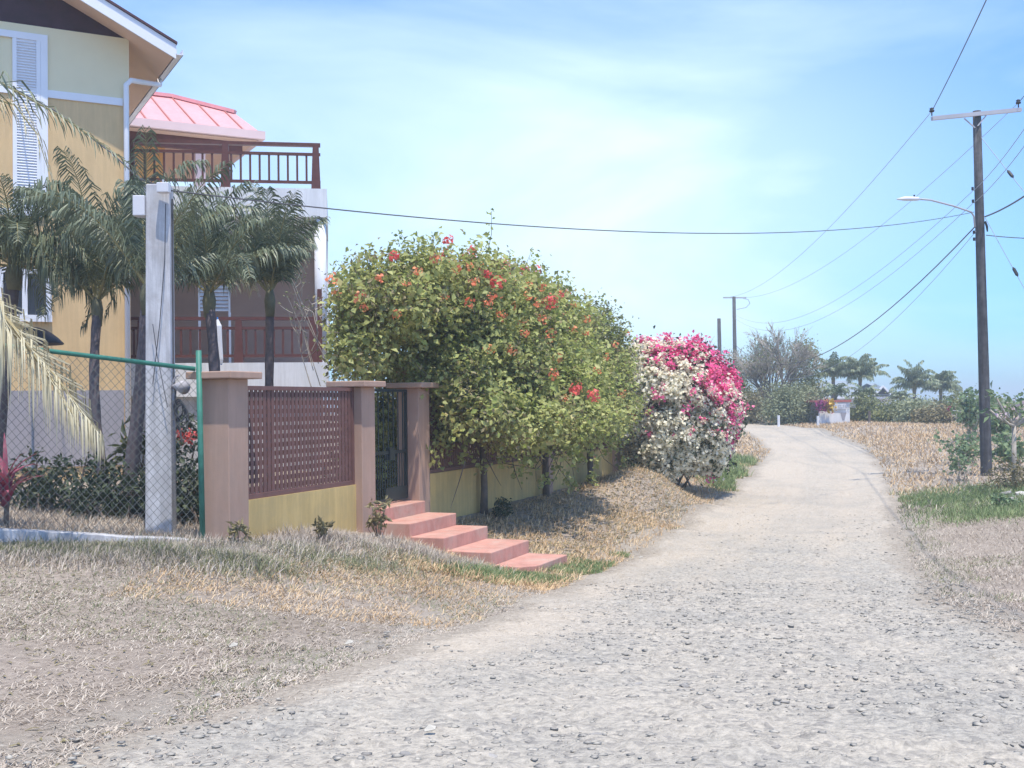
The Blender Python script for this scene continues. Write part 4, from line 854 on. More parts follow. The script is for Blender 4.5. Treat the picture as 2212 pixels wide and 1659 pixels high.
# stones by the wall
for (t_, q_, h_, w_, mt, lb) in ((6.2, -1.5, 1.5, .6, 'leaf_dark', 'dark garden shrub seen through the bars of the metal gate'), (5.6, -.95, 1.5, .5, 'leaf', 'green garden shrub just behind the gate pillar'), (8.2, -2.2, 1.6, .9, 'leaf_olive', 'yellowish shrub further inside the gate'), (7.6, -1.2, 1.9, .8, 'leaf_dark', 'tall dark garden shrub behind the second lattice panel'), (10.0, -1.6, 2.0, 1.1, 'leaf_dark', 'garden shrub behind the third lattice stretch'), (11.5, -3.2, 2.0, 1.3, 'leaf_dark', 'garden shrub deeper in the yard behind the gate')):
    c_ = TQ(t_, q_); shrub('garden_shrub', lb, 'shrub', [((c_.x, c_.y, H1(c_.x, c_.y) + h_ * .5), (w_, w_, h_ * .55))], 170, 14, .11, M[mt], .13, 'garden shrubs inside the wall')
# ================================================================== flowering hedge over the wall
def eb(u, v, t, q, ru, rz_, rq):
    """a lobe of the hedge: position along the wall t, out from it q, height from the sight line"""
    c = TQ(t, q); y = c.y; z = P(u, v, y).z; return ((c.x, c.y, z), (ru, rq, rz_))
def at_u(u, q):
    """the place along the wall line (offset q) seen in image column u"""
    t = 0.0
    while t < 40:
        p = TQ(t, q)
        cc = p - CAMP; x = cc.dot(rtv) / cc.dot(fw) * F + W / 2
        if x >= u: break
        t += .02
    return t
def lobe(u, v, q, ru_px, rv_px, rq):
    t = at_u(u, q); c = TQ(t, q); z = P(u, v, c.y).z; k = c.y / F; return ((c.x, c.y, z), (ru_px * k, rq, rv_px * k))
hb = [lobe(860, 880, -1.3, 60, 75, .4), lobe(790, 660, -.5, 65, 80, .7), lobe(772, 755, -.5, 50, 75, .6), lobe(870, 650, -.3, 95, 95, .9), lobe(990, 655, 0, 105, 95, 1.1), lobe(1100, 690, .1, 110, 95, 1.1), lobe(1200, 730, .1, 90, 95, 1.1),
      lobe(870, 760, -.9, 110, 70, .7), lobe(1000, 790, .2, 80, 80, .9), lobe(1110, 810, .6, 100, 105, 1.1), lobe(1220, 850, .7, 95, 110, 1.1), lobe(1300, 850, .5, 62, 90, 1.0), lobe(1060, 890, .7, 75, 55, 1.0),
      lobe(1150, 912, 1.0, 90, 55, 1.1), lobe(1250, 900, 1.0, 85, 55, 1.1), lobe(1010, 860, .3, 60, 80, .7), lobe(950, 890, -.2, 30, 80, .4), lobe(1320, 780, 0, 45, 60, .8), lobe(1050, 740, .3, 90, 70, 1.0), lobe(1150, 790, .5, 90, 70, 1.1), lobe(1335, 870, .6, 35, 65, .8), lobe(1190, 880, .9, 110, 80, 1.0), lobe(930, 800, -.4, 75, 65, .7), lobe(925, 605, -.2, 75, 50, .9), lobe(1040, 625, 0, 80, 50, .9), lobe(1150, 655, .1, 75, 55, .9)]
B0 = TQ(8, .1); hedge = empty('bougainvillea_hedge', (B0.x, B0.y, H1(B0.x, B0.y)), 'big green hedge with orange and red flowers spilling over the garden wall', 'flowering hedge')
c, o = blob_points(hb, 3300, .5, rough=.34); p, nr = clumps(c, o, 20, .12, .6, .75)
leaves('foliage', p, nr, .105, M['leaf'], hedge, .7)
dk_ = (vnoise(c[:, 0] * 1.3, c[:, 2] + c[:, 1] * .3, .7, 21) > .74) & (rng.random(len(c)) < .8); p6, n6 = clumps(c[dk_] + o[dk_] * .08, o[dk_], 12, .11, .4, .8); leaves('withered_foliage', p6, n6, .08, M['leaf_dry'], hedge, .5)
kb_ = rng.random(len(c)) < np.clip((c[:, 1] - 15) / 16, .05, .6) * (.4 + .9 * vnoise(c[:, 0] + c[:, 2], c[:, 1], .6, 3)); p5, n5 = clumps(c[kb_] + o[kb_] * .10, o[kb_], 16, .12, .9, .6); leaves('young_foliage', p5, n5, .10, M['leaf_bright'], hedge, .7)
k = rng.random(len(c)) < .26; p2, n2 = clumps(c[k], o[k], 16, .13, .3, .9); leaves('dry_foliage', p2, n2, .085, M['leaf_dry'], hedge, .5)
# hanging sprays in front of the low wall and loose shoots above the top
spr = []
for (u, v, q) in [(1000, 985, .25), (1040, 1010, .3), (1085, 990, .5), (1120, 1020, .5), (1150, 1000, .6), (1200, 1015, .6), (1225, 1035, .6), (1170, 1040, .55), (1250, 1000, .7), (1290, 995, .7), (1240, 1050, .6), (1330, 950, .6), (1345, 1000, .7), (960, 950, .1), (1060, 965, .4), (1280, 1030, .7), (940, 990, .1)]:
    t = at_u(u, q); cc = TQ(t, q); cc.z = P(u, v, cc.y).z; spr.append(cc)
for s1 in spr:
    p3 = np.array([list(s1)]) + rng.normal(size=(26, 3)) * np.array([.06, .06, .07]); leaves('hanging_spray', p3, rng.normal(size=p3.shape), .10, M['leaf'], hedge, .7)
top = []; tb = []
for (u, v, q, du, dv) in [(850, 545, -.3, 0, 30), (880, 530, -.2, 10, 40), (915, 520, -.1, 10, 45), (938, 505, -.1, 5, 50), (965, 530, 0, 0, 30), (1000, 548, 0, -10, 30), (1040, 560, 0, -10, 30), (1075, 560, 0, 0, 30), (1120, 572, .1, -20, 20), (1160, 580, .1, -30, 20), (1220, 600, .1, -40, 30), (1240, 625, .1, -40, 30), (1250, 645, .2, -30, 30), (760, 560, -.5, 10, 30), (790, 550, -.5, 5, 40), (735, 600, -.6, 20, 20), (715, 640, -.6, 25, 5), (708, 720, -.6, 25, 0), (715, 800, -.6, 25, 0), (1340, 740, .2, -20, 20)]:
    t = at_u(u, q); cc = TQ(t, q); k_ = cc.y
    a_ = P(u, v, k_); b_ = P(u + du, v + dv, k_)
    top.append(b_); tb.append(a_)
for i in range(len(top)):
    sh_ = twigs('shoot', [top[i]], [tb[i]], M['bark'], hedge, .010, .004)
    tp = np.array([list(top[i].lerp(tb[i], f_)) for f_ in (.15, .35, .55, .75, .95)]); p4 = np.repeat(tp, 6, 0) + rng.normal(size=(len(tp) * 6, 3)) * .06; leaves('shoot_leaves', p4, rng.normal(size=p4.shape), .09, M['leaf'], sh_, .6)
# young shoots sticking out all over the crown
kk = rng.choice(len(c), 170, replace=False); sa = c[kk]; sb = sa + unit(o[kk] + np.array([0, 0, .55]) + rng.normal(size=(170, 3)) * .35) * rng.uniform(.25, .65, (170, 1)); twg = twigs('young_shoots', sa, sb, M['bark'], hedge, .007, .003)
q_ = np.vstack([sa + (sb - sa) * f_ for f_ in (.35, .5, .65, .8, .9, 1)]); q_ = np.repeat(q_, 2, 0) + rng.normal(size=(len(q_) * 2, 3)) * .03; leaves('young_shoot_leaves', q_, rng.normal(size=q_.shape), .075, M['leaf_bright'], twg, .6)
# trunks standing in front of the wall
for (u, v, d, r_, ut) in [(1045, 1118, 19.4, .062, 1042), (1180, 1082, 22.2, .062, 1176), (1275, 1062, 24.6, .07, 1272)]:
    g_ = P(u, v, d); zg_ = H1(g_.x, g_.y); tp_ = P(ut, 940, d); MB().tube([Vector((g_.x, g_.y, zg_ - .1)), g_.lerp(tp_, .35) + Vector((.02, 0, 0)), tp_, tp_ + Vector((.1, 0, .8))], [r_ * 1.2, r_, r_ * .9, r_ * .6], 9).build('trunk', M['bark'], hedge, True)
s_, e_ = [], []
for i in range(70):
    j = rng.integers(len(c)); s_.append(TQ(rng.uniform(5.5, 13), rng.uniform(0, .5), rng.uniform(.6, 1.6))); e_.append(c[j] * .6 + np.array(list(s_[-1])) * .4)
for i in range(16):
    u_ = rng.uniform(985, 1330); tt_ = at_u(u_, .4); a_ = TQ(tt_, .4, .7); b_ = a_ + Vector((rng.normal() * .3, rng.normal() * .1, -rng.uniform(.3, .8))); s_.append(a_); e_.append(b_)
twigs('branch', s_, e_, M['bark'], hedge, .012, .004)
# flowers: each spray of bracts a small ball of petals
def hedge_surface(u, v, push=.24):
    best = None; d = ray(u, v)
    for (cc, rr) in hb:
        o_ = [(CAMP[i] - cc[i]) / rr[i] for i in range(3)]; dd = [d[i] / rr[i] for i in range(3)]
        A_ = sum(x * x for x in dd); B_ = 2 * sum(a * b for a, b in zip(o_, dd)); C_ = sum(x * x for x in o_) - 1; D2 = B_ * B_ - 4 * A_ * C_
        if D2 > 0:
            t = (-B_ - math.sqrt(D2)) / (2 * A_)
            if best is None or t < best: best = t
    if best is None: return None
    return CAMP + d * (best - push)
fl_r = [(965, 552, 1.2), (1006, 558, 1.1), (1018, 560, 1), (1050, 590, .8), (1073, 610, 1.3), (1088, 572, 1.3), (1100, 585, 1.3), (1120, 590, 1.2), (1135, 583, 1.1), (1160, 582, 1), (1187, 652, 1.5), (1225, 635, .9), (1208, 636, .9), (1243, 840, 1.2), (1283, 855, 1.2), (968, 520, .9), (1020, 540, .8), (850, 552, .7), (1148, 605, .8)]
fl_o = [(778, 640, .9), (1025, 607, .9), (1015, 655, 1), (1055, 655, .9), (1085, 680, 1), (1130, 700, 1), (1133, 720, .8), (1190, 722, 1), (1185, 735, .8), (1205, 775, .9), (1195, 808, 1), (1310, 768, .9), (1240, 712, .8), (1267, 690, .8), (1345, 850, .9), (716, 605, .9), (730, 630, .8), (860, 680, .7), (785, 665, .6), (1058, 752, .9), (1105, 757, .7), (1172, 690, .9), (1160, 655, .8), (1330, 745, .9), (1352, 720, .9), (1350, 935, .8), (1290, 800, .7), (1220, 860, .7), (1140, 640, .7), (1360, 880, .8), (1163, 968, .6), (1280, 985, .7), (1060, 640, .6), (900, 585, .7), (940, 560, .8), (985, 580, .8), (1040, 575, .8), (1110, 605, .7), (1140, 615, .8), (880, 610, .6), (820, 600, .6), (1080, 640, .7), (1170, 620, .8), (1235, 660, .8), (1265, 720, .8), (1215, 680, .7), (1295, 745, .7), (1110, 660, .7), (960, 640, .6), (1365, 900, .9), (1345, 960, .7), (1012, 575, .6)]
def flowers(lst, mat, nm, par, surf=hedge_surface, sz=.055, n=34):
    pos = []; nr = []
    for (u, v, s) in lst:
        q = surf(u, v)
        if q is None: q = P(u, v, TQ(at_u(min(u, 1340), 0), 0).y)
        k = int(n * s); dd = unit(rng.normal(size=(k, 3))); leaves(nm, np.array(list(q)) + dd * .10 * s * rng.uniform(.4, 1.1, (k, 1)), dd, sz, M[mat], par, .9)
flowers(fl_r, 'redflower', 'flower_cluster', hedge, n=42, sz=.062); flowers(fl_o, 'orangeflower', 'flower_cluster', hedge, n=26)

# bougainvillea at the end of the wall, white and magenta
def lob2(u, v, d, rx, rz_, ry): c_ = P(u, v, d); k_ = d / F; return ((c_.x, c_.y, c_.z), (rx * k_, ry, rz_ * k_))
bb2 = [lob2(1412, 835, 27.5, 66, 85, 1.1), lob2(1468, 842, 27.5, 82, 92, 1.2), lob2(1524, 872, 27.8, 60, 85, 1.1), lob2(1440, 930, 27.2, 75, 85, 1.0), lob2(1508, 935, 27.4, 65, 75, 1.0), lob2(1552, 900, 28, 40, 72, 1.0), lob2(1390, 895, 27.5, 50, 88, .9), lob2(1375, 830, 27.4, 40, 70, .8), lob2(1480, 790, 28, 60, 45, .9), lob2(1430, 985, 27, 55, 40, .7), lob2(1530, 985, 27.6, 42, 35, .7), lob2(1400, 770, 27.8, 38, 32, .6), lob2(1548, 830, 28, 32, 38, .6)]
B1 = P(1480, 1040, 28); bou = empty('bougainvillea', (B1.x, B1.y, H1(B1.x, B1.y)), 'bougainvillea mound covered in cream white and magenta flowers at the end of the wall', 'flowering bush')
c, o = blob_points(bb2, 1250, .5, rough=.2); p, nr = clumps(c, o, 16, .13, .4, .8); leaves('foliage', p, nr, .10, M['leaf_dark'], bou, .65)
c, o = blob_points(bb2, 4200, .95, rough=.16)
def uvof(a):
    cc = a - np.array(list(CAMP)); de = cc @ np.array(list(fw)); return cc @ np.array(list(rtv)) / de * F + W / 2, H_ / 2 - cc @ np.array(list(upv)) / de * F
# colour patches belong to different shoots of the plant: magenta along the top and the road side, cream in the middle
C0 = np.array(list(P(1450, 850, 27.5))); rel = (c - C0); xx = rel[:, 0] / 1.6; zz = rel[:, 2] / 1.9
s_pink = 1.15 * xx + 1.15 * np.clip(zz - .1, -1, 1) - .26 + rng.normal(size=len(c)) * .22 + (vnoise(c[:, 0], c[:, 2] + c[:, 1], .45, 4) - .5) * 1.3
thin = np.clip((zz + .35) * 1.5 + 1.0, .60, 1) * (vnoise(c[:, 0] + c[:, 1], c[:, 2], .26, 8) > .17)
kp = rng.random(len(c)) < thin; pk = s_pink > 0.25
def brs(cs, os, per, sig, sz, mat, nm):
    p, nr = clumps(cs, os, per, sig, .35, .38); leaves(nm, p, nr, sz, M[mat], bou, .9)
brs(c[kp & pk], o[kp & pk], 26, .075, .088, 'pinkflower', 'pink_flowers'); brs(c[kp & ~pk], o[kp & ~pk], 26, .075, .088, 'whiteflower', 'white_flowers')
few = kp & ~pk & (rng.random(len(c)) < .06); brs(c[few] + o[few] * .08, o[few], 16, .06, .085, 'pinkflower', 'pink_sprays')
twigs('stem', [TQ(rng.uniform(16, 19), rng.uniform(.5, 1.4), -.7) for _ in range(14)], [c[rng.integers(len(c))] for _ in range(14)], M['bark'], bou, .03, .012)
for (u, v, du, dv, mt) in [(1385, 735, 18, 28, 'pinkflower'), (1440, 722, 10, 30, 'pinkflower'), (1500, 728, -5, 25, 'pinkflower'), (1560, 765, -25, 20, 'pinkflower'), (1600, 830, -30, 5, 'pinkflower'), (1612, 880, -35, 0, 'pinkflower'), (1352, 800, 30, 10, 'whiteflower'), (1585, 800, -30, 10, 'pinkflower'), (1362, 900, 25, 5, 'whiteflower'), (1595, 940, -30, -10, 'pinkflower')]:
    a_ = P(u + du * 2, v + dv * 2, 27.6); b_ = P(u, v, 27.6); m_ = a_.lerp(b_, .5) + Vector((0, 0, .12)); cn = MB().tube([a_, m_, b_], [.014, .010, .005], 5).build('cane', M['bark'], bou)
    q = np.array([list(a_.lerp(b_, f_)) for f_ in (.3, .45, .6, .75, .9, 1)]); q = np.repeat(q, 12, 0) + rng.normal(size=(72, 3)) * .055; leaves('flowers', q, rng.normal(size=q.shape), .09, M[mt], cn, .9)
# pointed leaves of plants behind it
for (u, v, d, lb) in [(1428, 722, 31, None)]: pass
# bushy tree behind the hedge, bare shrub at its left, strap leaved plant behind the bougainvillea
tb_ = lob2(1290, 740, 27, 62, 95, 1.2); tb2 = lob2(1250, 790, 26.5, 60, 120, 1.0)
shrub('leafy_tree', 'pale yellowish green round tree top rising behind the flowering hedge', 'tree', [tb_, tb2], 520, 20, .085, M['leaf_olive'], .13, stems=5, stem_r=.06)
c = P(785, 590, 22); g0 = H1(c.x, c.y); sh = empty('bare_shrub', (c.x, c.y, g0), 'grey leafless twiggy shrub showing above the hedge beside the balcony', 'shrub'); S_, E_ = [], []
for i in range(46):
    a_ = Vector((c.x + random.gauss(0, .45), c.y + random.gauss(0, .3), g0 + random.uniform(1.6, 2.4))); b_ = a_ + Vector((random.gauss(0, .45), random.gauss(0, .3), random.uniform(1.2, 2.25))); S_.append(a_); E_.append(b_)
    for _ in range(5): f_ = random.uniform(.4, .95); m0 = a_.lerp(b_, f_); S_.append(m0); E_.append(m0 + Vector((random.gauss(0, .22), random.gauss(0, .2), random.uniform(.1, .45))))
twigs('branch', S_, E_, M['palebark'], sh, .012, .005); twigs('stem', [(c.x, c.y, g0)] * 8, [S_[i * 6] for i in range(8)], M['palebark'], sh, .04, .015)
c = np.array([list(e) for e in E_]); p = np.repeat(c, 3, 0) + rng.normal(size=(len(c) * 3, 3)) * .06; leaves('foliage', p, rng.normal(size=p.shape), .06, M['leaf_olive'], sh, .5)
c = P(1515, 800, 33); g0 = H1(c.x, c.y); yu = empty('yucca', (c.x, c.y, g0), 'spiky leaved plant peeping over the top of the bougainvillea', 'plant'); V = []; Fa = []
tipz = P(1518, 745, 33).z
for i in range(40):
    az = random.uniform(0, 6.28); el = random.uniform(.5, 1.5); pts = arc(Vector((c.x, c.y, tipz - .75)), az, el, random.uniform(.8, 1.15), .6, 4); sd_ = Vector((-math.sin(az), math.cos(az), 0)) * .045; k = len(V)
    for j, p in enumerate(pts): w_ = 1 - j / 3.2; V += [p - sd_ * w_, p + sd_ * w_]
    Fa += [(k + 2 * j, k + 2 * j + 1, k + 2 * j + 3, k + 2 * j + 2) for j in range(3)]
npmesh('leaves', V, Fa, M['leaf_dark'], yu); MB().tube([(c.x, c.y, g0 - .1), (c.x, c.y, tipz - .7)], .09, 8).build('stem', M['bark'], yu)
# little dark round pot plant by the wall foot, grey stone by the wall end
c = P(1083, 1103, 19.3); g0 = H1(c.x, c.y); shrub('small_shrub', 'tiny dark round shrub at the foot of the yellow wall beyond the steps', 'shrub', [((c.x, c.y, g0 + .16), (.15, .15, .17))], 30, 14, .05, M['leaf_dark'], .035, stem_r=.01)
c = P(1325, 1022, 28); 
# ================================================================== poles and wires
pb = P(2131, 1026, 32); pt = P(2110, 240, 32); g0 = H1(pb.x, pb.y)
up_ = empty('utility_pole', (pb.x, pb.y, g0), 'tall dark timber utility pole with a crossarm and street lamp on the right verge', 'utility pole')
def along(f_): return Vector((pb.x, pb.y, g0)).lerp(pt, f_)
MB().tube([along(0) - Vector((0, 0, .4)), along(.001), along(.25), along(.5), along(.75), along(1)], [.165, .16, .15, .135, .125, .115], 14).build('shaft', M['timberpole'], up_, True)
cr_ = P(2106, 249, 31.85)
aL, aR3 = P(2013, 256, 31.6), P(2205, 237, 32.1); MB().bar(aL, aR3, .10, .11).build('crossarm', M['galv'], up_)
MB().bar(P(2083, 256, 31.8), P(2106, 276, 31.86), .03).build('brace', M['galv'], up_); MB().bar(P(2130, 250, 31.9), P(2112, 272, 31.86), .03).build('brace', M['galv'], up_)
for (u, v, y) in ((2013, 250, 31.6), (2200, 232, 32.1)):
    p = P(u, v, y); MB().tube([p, p + Vector((0, 0, .10)), p + Vector((0, 0, .11)), p + Vector((0, 0, .15)), p + Vector((0, 0, .16)), p + Vector((0, 0, .20)), p + Vector((0, 0, .23))], [.018, .018, .07, .075, .04, .07, .03], 10).build('insulator', M['black'], up_, True)
lm = P(2105, 462, 31.85); MB().tube([P(2106, 490, 31.85), P(2104, 468, 31.8), P(2098, 458, 31.7), P(2060, 445, 31.3), P(2010, 432, 31.0), P(1985, 430, 30.9)], .026, 8).build('lamp_arm', M['galv'], up_, True)
l0, l1 = P(1987, 430, 30.9), P(1938, 431, 30.7); dr = (l1 - l0).normalized(); lh = MB(); lh.tube([l0, l0 + dr * .06, l0 + dr * .2, l0 + dr * .48, l1], [.03, .06, .075, .085, .03], 12)
lh.v = [(x, y, z if z > l0.z - .035 else l0.z - .035 + (z - l0.z + .035) * .4) for x, y, z in lh.v]
la = lh.build('lamp_head', M['box'], up_, True); MB().tube([l0 + dr * .18 + Vector((0, 0, .06)), l0 + dr * .18 + Vector((0, 0, .12))], .025, 8).build('photocell', M['black'], la)
for v in (411, 438, 505, 520): p = P(2101 + (v - 411) * .03, v, 31.8); MB().tube([p, p + Vector((0, 0, .09))], .035, 8).build('insulator', M['black'], up_)
p = P(2128, 478, 31.9); MB().tube([p, p + Vector((.05, 0, -.15)), p + Vector((.06, 0, -.3))], [.03, .035, .02], 8).build('clamp', M['black'], up_)
fpz = lambda u, v, y: P(u, v, y)
fb = P(1588, 800, 86); ft = P(1588, 641, 86); g1_ = H1(fb.x, fb.y); fp_ = empty('utility_pole', (fb.x, fb.y, g1_), 'distant utility pole with a thin crossarm beyond the bougainvillea', 'utility pole')
MB().tube([(fb.x, fb.y, g1_ - .2), (fb.x, fb.y, ft.z)], [.17, .13], 10).build('shaft', M['timberpole'], fp_, True)
cA, cB = P(1562, 643, 86), P(1612, 643, 86); MB().bar(cA, cB, .09, .1).build('crossarm', M['galv'], fp_)
MB().tube([P(1600, 643, 85.9), P(1616, 647, 85.9), P(1620, 655, 85.9), P(1612, 664, 85.9), P(1592, 668, 85.9)], .03, 5).build('jumper', M['thinwire'], fp_)
fb2 = P(1556, 800, 76); ft2 = P(1553, 688, 76); g2_ = H1(fb2.x, fb2.y); tag(MB().tube([(fb2.x, fb2.y, g2_ - .2), (ft2.x, ft2.y, ft2.z)], [.16, .12], 10).build('timber_post', M['timberpole'], smooth=True), 'plain dark timber post without crossarm left of the distant utility pole', 'post')
WG = 'overhead wires between the utility poles'
def W_(a_, b_, sag, r, lb, m='thinwire'): tag(wire(a_, b_, sag, r).build('power_line', M[m]), lb, 'power line', WG)
iL = P(2013, 240, 31.6); iR = P(2200, 222, 32.1)
nL = P(2115, 0, 23.2); nL.z = 9.95; d_ = (nL - iL); W_(iL, iL + d_ * 3.2, .35, .012, 'bare wire running from the left insulator up and out over the top of the frame', 'cable')
iRn = iR + d_ * 3.2; W_(iR, iRn, .35, .012, 'bare wire running from the right insulator out over the right corner', 'cable')
W_(iL, P(1563, 643, 86), 1.3, .010, 'faint bare wire from the left insulator down to the distant pole'); W_(iR, P(1611, 643, 86), 1.3, .010, 'faint bare wire from the right insulator down to the distant pole')
W_(P(2106, 490, 31.9), P(1588, 745, 86), 2.6, .019, 'thick twisted black cable sagging from the near pole towards the far trees', 'cable')
W_(P(2103, 411, 31.8), P(1588, 680, 86), 1.9, .009, 'thin wire from the upper side insulator towards the distant pole'); W_(P(2103, 438, 31.8), P(1588, 688, 86), 2.1, .009, 'thin wire from the lower side insulator towards the distant pole')
W_(P(2108, 500, 31.9), P(1590, 750, 86), 3.3, .009, 'thinnest wire hanging just below the thick twisted cable')
W_(P(2128, 468, 31.9), P(2330, 330, 22), .15, .022, 'thick black cable leaving the pole to the upper right', 'cable')
W_(P(2104, 411, 31.9), P(2300, 140, 22), .2, .009, 'upper thin wire crossing up behind the right side of the pole'); W_(P(2104, 438, 31.9), P(2300, 185, 22), .2, .009, 'lower thin wire crossing up behind the right side of the pole')
W_(P(2130, 508, 31.9), P(2420, 505, 31), .12, .014, 'nearly level service wire leaving the pole to the right', 'cable')
ca = P(372, 412, 13.1); cb_ = P(2104, 458, 31.85); tag(wire(ca, cb_, .56, .009, 60).build('service_cable', M['cable']), 'long sagging service cable from the white concrete pole to the utility pole', 'service cable')
ca2 = P(352, 390, 13.1); tag(MB().tube([P(370, 412, 13.1), P(300, 385, 15), P(240, 330, 17), P(120, 240, 19), P(0, 175, 20.5)], .012, 5).build('service_cable', M['cable']), 'dark service cable climbing from the white concrete pole to the house', 'service cable')
for (a_, b_, lb, q_) in ((P(2114, 290, 32), P(2330, 560, 29), 'upper guy wire with an insulator right of the utility pole', .34), (P(2128, 470, 32), P(2290, 760, 30), 'lower guy wire with an insulator right of the utility pole', .42)):
    e = empty('guy_wire', a_, lb, 'guy wire'); wire(a_, b_, .02, .010, 6).build('wire', M['thinwire'], e); m_ = a_.lerp(b_, q_); dd = (b_ - a_).normalized(); MB().tube([m_ - dd * .16, m_ - dd * .1, m_ + dd * .1, m_ + dd * .16], [.012, .045, .045, .012], 8).build('insulator', M['black'], e)

# ================================================================== far trees and bushes
def tree_branches(base, h, spread, seed, levels=4, r0=.16):
    rg = random.Random(seed); S_, E_, Rr_ = [], [], []
    def grow(p, d, L_, r, lv):
        e = p + d * L_; S_.append(p); E_.append(e); Rr_.append(r)
        if lv == 0: return
        for _ in range(rg.choice((3, 3, 4)) if lv > 1 else 4):
            nd = (d + Vector((rg.gauss(0, spread), rg.gauss(0, spread), rg.gauss(.12, .22)))).normalized(); f_ = rg.uniform(.45, 1); grow(p.lerp(e, f_), nd, L_ * rg.uniform(.58, .8), r * .55, lv - 1)
    for _ in range(6):
        d = Vector((rg.gauss(0, .42), rg.gauss(0, .3), 1)).normalized(); grow(Vector(base), d, h * rg.uniform(.30, .42), r0, levels)
    return S_, E_, Rr_
b = P(1665, 905, 66); g0 = H1(b.x, b.y); bt = empty('bare_tree', (b.x, b.y, g0), 'large grey leafless tree with a dome of fine twigs at the bend of the road', 'tree')
S_, E_, Rr_ = tree_branches((b.x, b.y, g0 - .1), 6.6, .40, 4, 5, .11)
V = []; big = [i for i, r_ in enumerate(Rr_) if r_ > .03]; sm_ = [i for i, r_ in enumerate(Rr_) if r_ <= .03]
mb = MB()
for i in big: mb.tube([S_[i], E_[i]], [Rr_[i], Rr_[i] * .6], 6, False)
mb.build('trunk', M['bark'], bt); 
if len(sm_) > 9000: sm_ = random.sample(sm_, 9000)
twigs('twigs', [S_[i] for i in sm_], [E_[i] for i in sm_], M['palebark'], bt, .016, .007)
ee = np.array([list(E_[i]) for i in sm_])[::3]; ee = ee[ee[:, 2] < g0 + 5.0]; p = np.repeat(ee, 2, 0) + rng.normal(size=(len(ee) * 2, 3)) * .15; leaves('foliage', p, rng.normal(size=p.shape), .13, M['leaf_olive'], bt, .5)
def fbush(lb, u, vtop, vbot, d, ru, mat='leaf_far', n=260, sz=.17, per=14, grp='scrub bushes at the far side of the field', dep=1.2, name='scrub_bush'):
    c_ = P(u, vtop, d); gg = H1(c_.x, c_.y); top_ = c_.z; rz__ = max(.3, (top_ - gg) / 2); k_ = d / F; w_ = ru * k_
    bl = [((c_.x, d, gg + rz__ * .9), (w_ * .8, dep, rz__)), ((c_.x - w_ * .5, d - .3, gg + rz__ * .6), (w_ * .6, dep * .8, rz__ * .7)), ((c_.x + w_ * .5, d - .2, gg + rz__ * .65), (w_ * .6, dep * .8, rz__ * .75))]
    bl.append(((c_.x + w_ * random.uniform(-.4, .4), d, gg + rz__ * 1.75), (w_ * .35, dep * .5, rz__ * .35)))
    return shrub(name, lb, 'bush', bl, n, per, sz, M[mat], .22, grp, stems=5, stem_r=.05, rough=.45)
fbush('tall olive bush right behind the bare tree', 1735, 745, 905, 69, 38, 'leaf_olive', 420, .17, dep=1.6)
fbush('rounded green bush in front of the bare tree', 1690, 835, 905, 62, 42, 'leaf_far', 380, .14)
fbush('green bush beside the small white stall', 1740, 840, 905, 63, 34, 'leaf_far', 320, .14)
fbush('brownish thicket at the foot of the bare tree', 1622, 850, 905, 64, 36, 'leaf_dry', 300, .13)
fbush('low dry bush behind the right end of the bougainvillea', 1600, 800, 905, 72, 26, 'leaf_olive', 260, .15)
xs_ = [(1875, 862, 62, 36, 'leaf_olive', 'brownish scrub bush just right of the white stall'), (1925, 880, 60, 36, 'leaf_olive', 'scrub bush right of the dry grass mound'), (1968, 868, 58, 34, 'leaf_far', 'bright green scrub bush below the right palms'), (2012, 892, 56, 30, 'leaf_dry', 'scrub bush left of the white gate'),
       (2112, 868, 55, 34, 'leaf_far', 'scrub bush behind the utility pole'), (2165, 880, 54, 38, 'leaf_grape', 'scrub bush right of the utility pole'), (2215, 885, 52, 34, 'leaf_olive', 'scrub bush at the right edge of the view'), (2065, 856, 66, 34, 'leaf_olive', 'scrub bush behind the white gate'), (1850, 885, 64, 24, 'leaf_far', 'small scrub bush behind the dry grass mound')]
for (u, vt, d, ru, mt, lb) in xs_: fbush(lb, u, vt, 915, d, ru, mt, 240, .16)
# far dark tree line closing the view
for i, (u, vt) in enumerate([(1600, 835), (1700, 850), (1790, 870), (1880, 872), (1970, 868), (2050, 872), (2130, 868), (2210, 874), (2300, 866), (1480, 850), (1360, 850)]):
    fbush(['distant hazy scrub patch number'][0].replace(' number', '') + [' behind the far pole', ' behind the bare tree', ' behind the stall', ' behind the grey roofs', ' between the two pairs of palms', ' behind the right pair of palms', ' left of the near utility pole', ' right of the near utility pole', ' past the right edge', ' hidden by the bougainvillea', ' hidden by the hedge'][i], u, vt, 900, 110, 75, 'leaf_far', 240, .30, 12, 'distant scrub on the skyline', dep=3)
PG2 = 'coconut palms on the skyline'
for (u, vc, vb, d, L_, nf, sd_, lb, hg) in [(1800, 818, 905, 78, 1.9, 22, 31, 'leftmost coconut palm beside the olive bush', .6), (1858, 820, 905, 78, 2.1, 24, 32, 'full coconut palm rising behind the grey roofed house', .65), (1975, 842, 905, 80, 2.1, 20, 33, 'coconut palm with a tall spear leaf right of the grey roof', .6), (2032, 845, 905, 82, 1.7, 24, 34, 'round headed coconut palm left of the near utility pole', .6)]:
    b = P(u, vb, d); g_ = H1(b.x, b.y); c_ = P(u, vc, d); palm(lb, (b.x, b.y, g_), c_, nf, L_, .55, PG2, M['frond_far'], sd_, r=(.15, .11), els=(1.55, .25), droop=(.9, 2.2), nleaf=26, width=.085, hang=hg, rr=.035, azs=None)
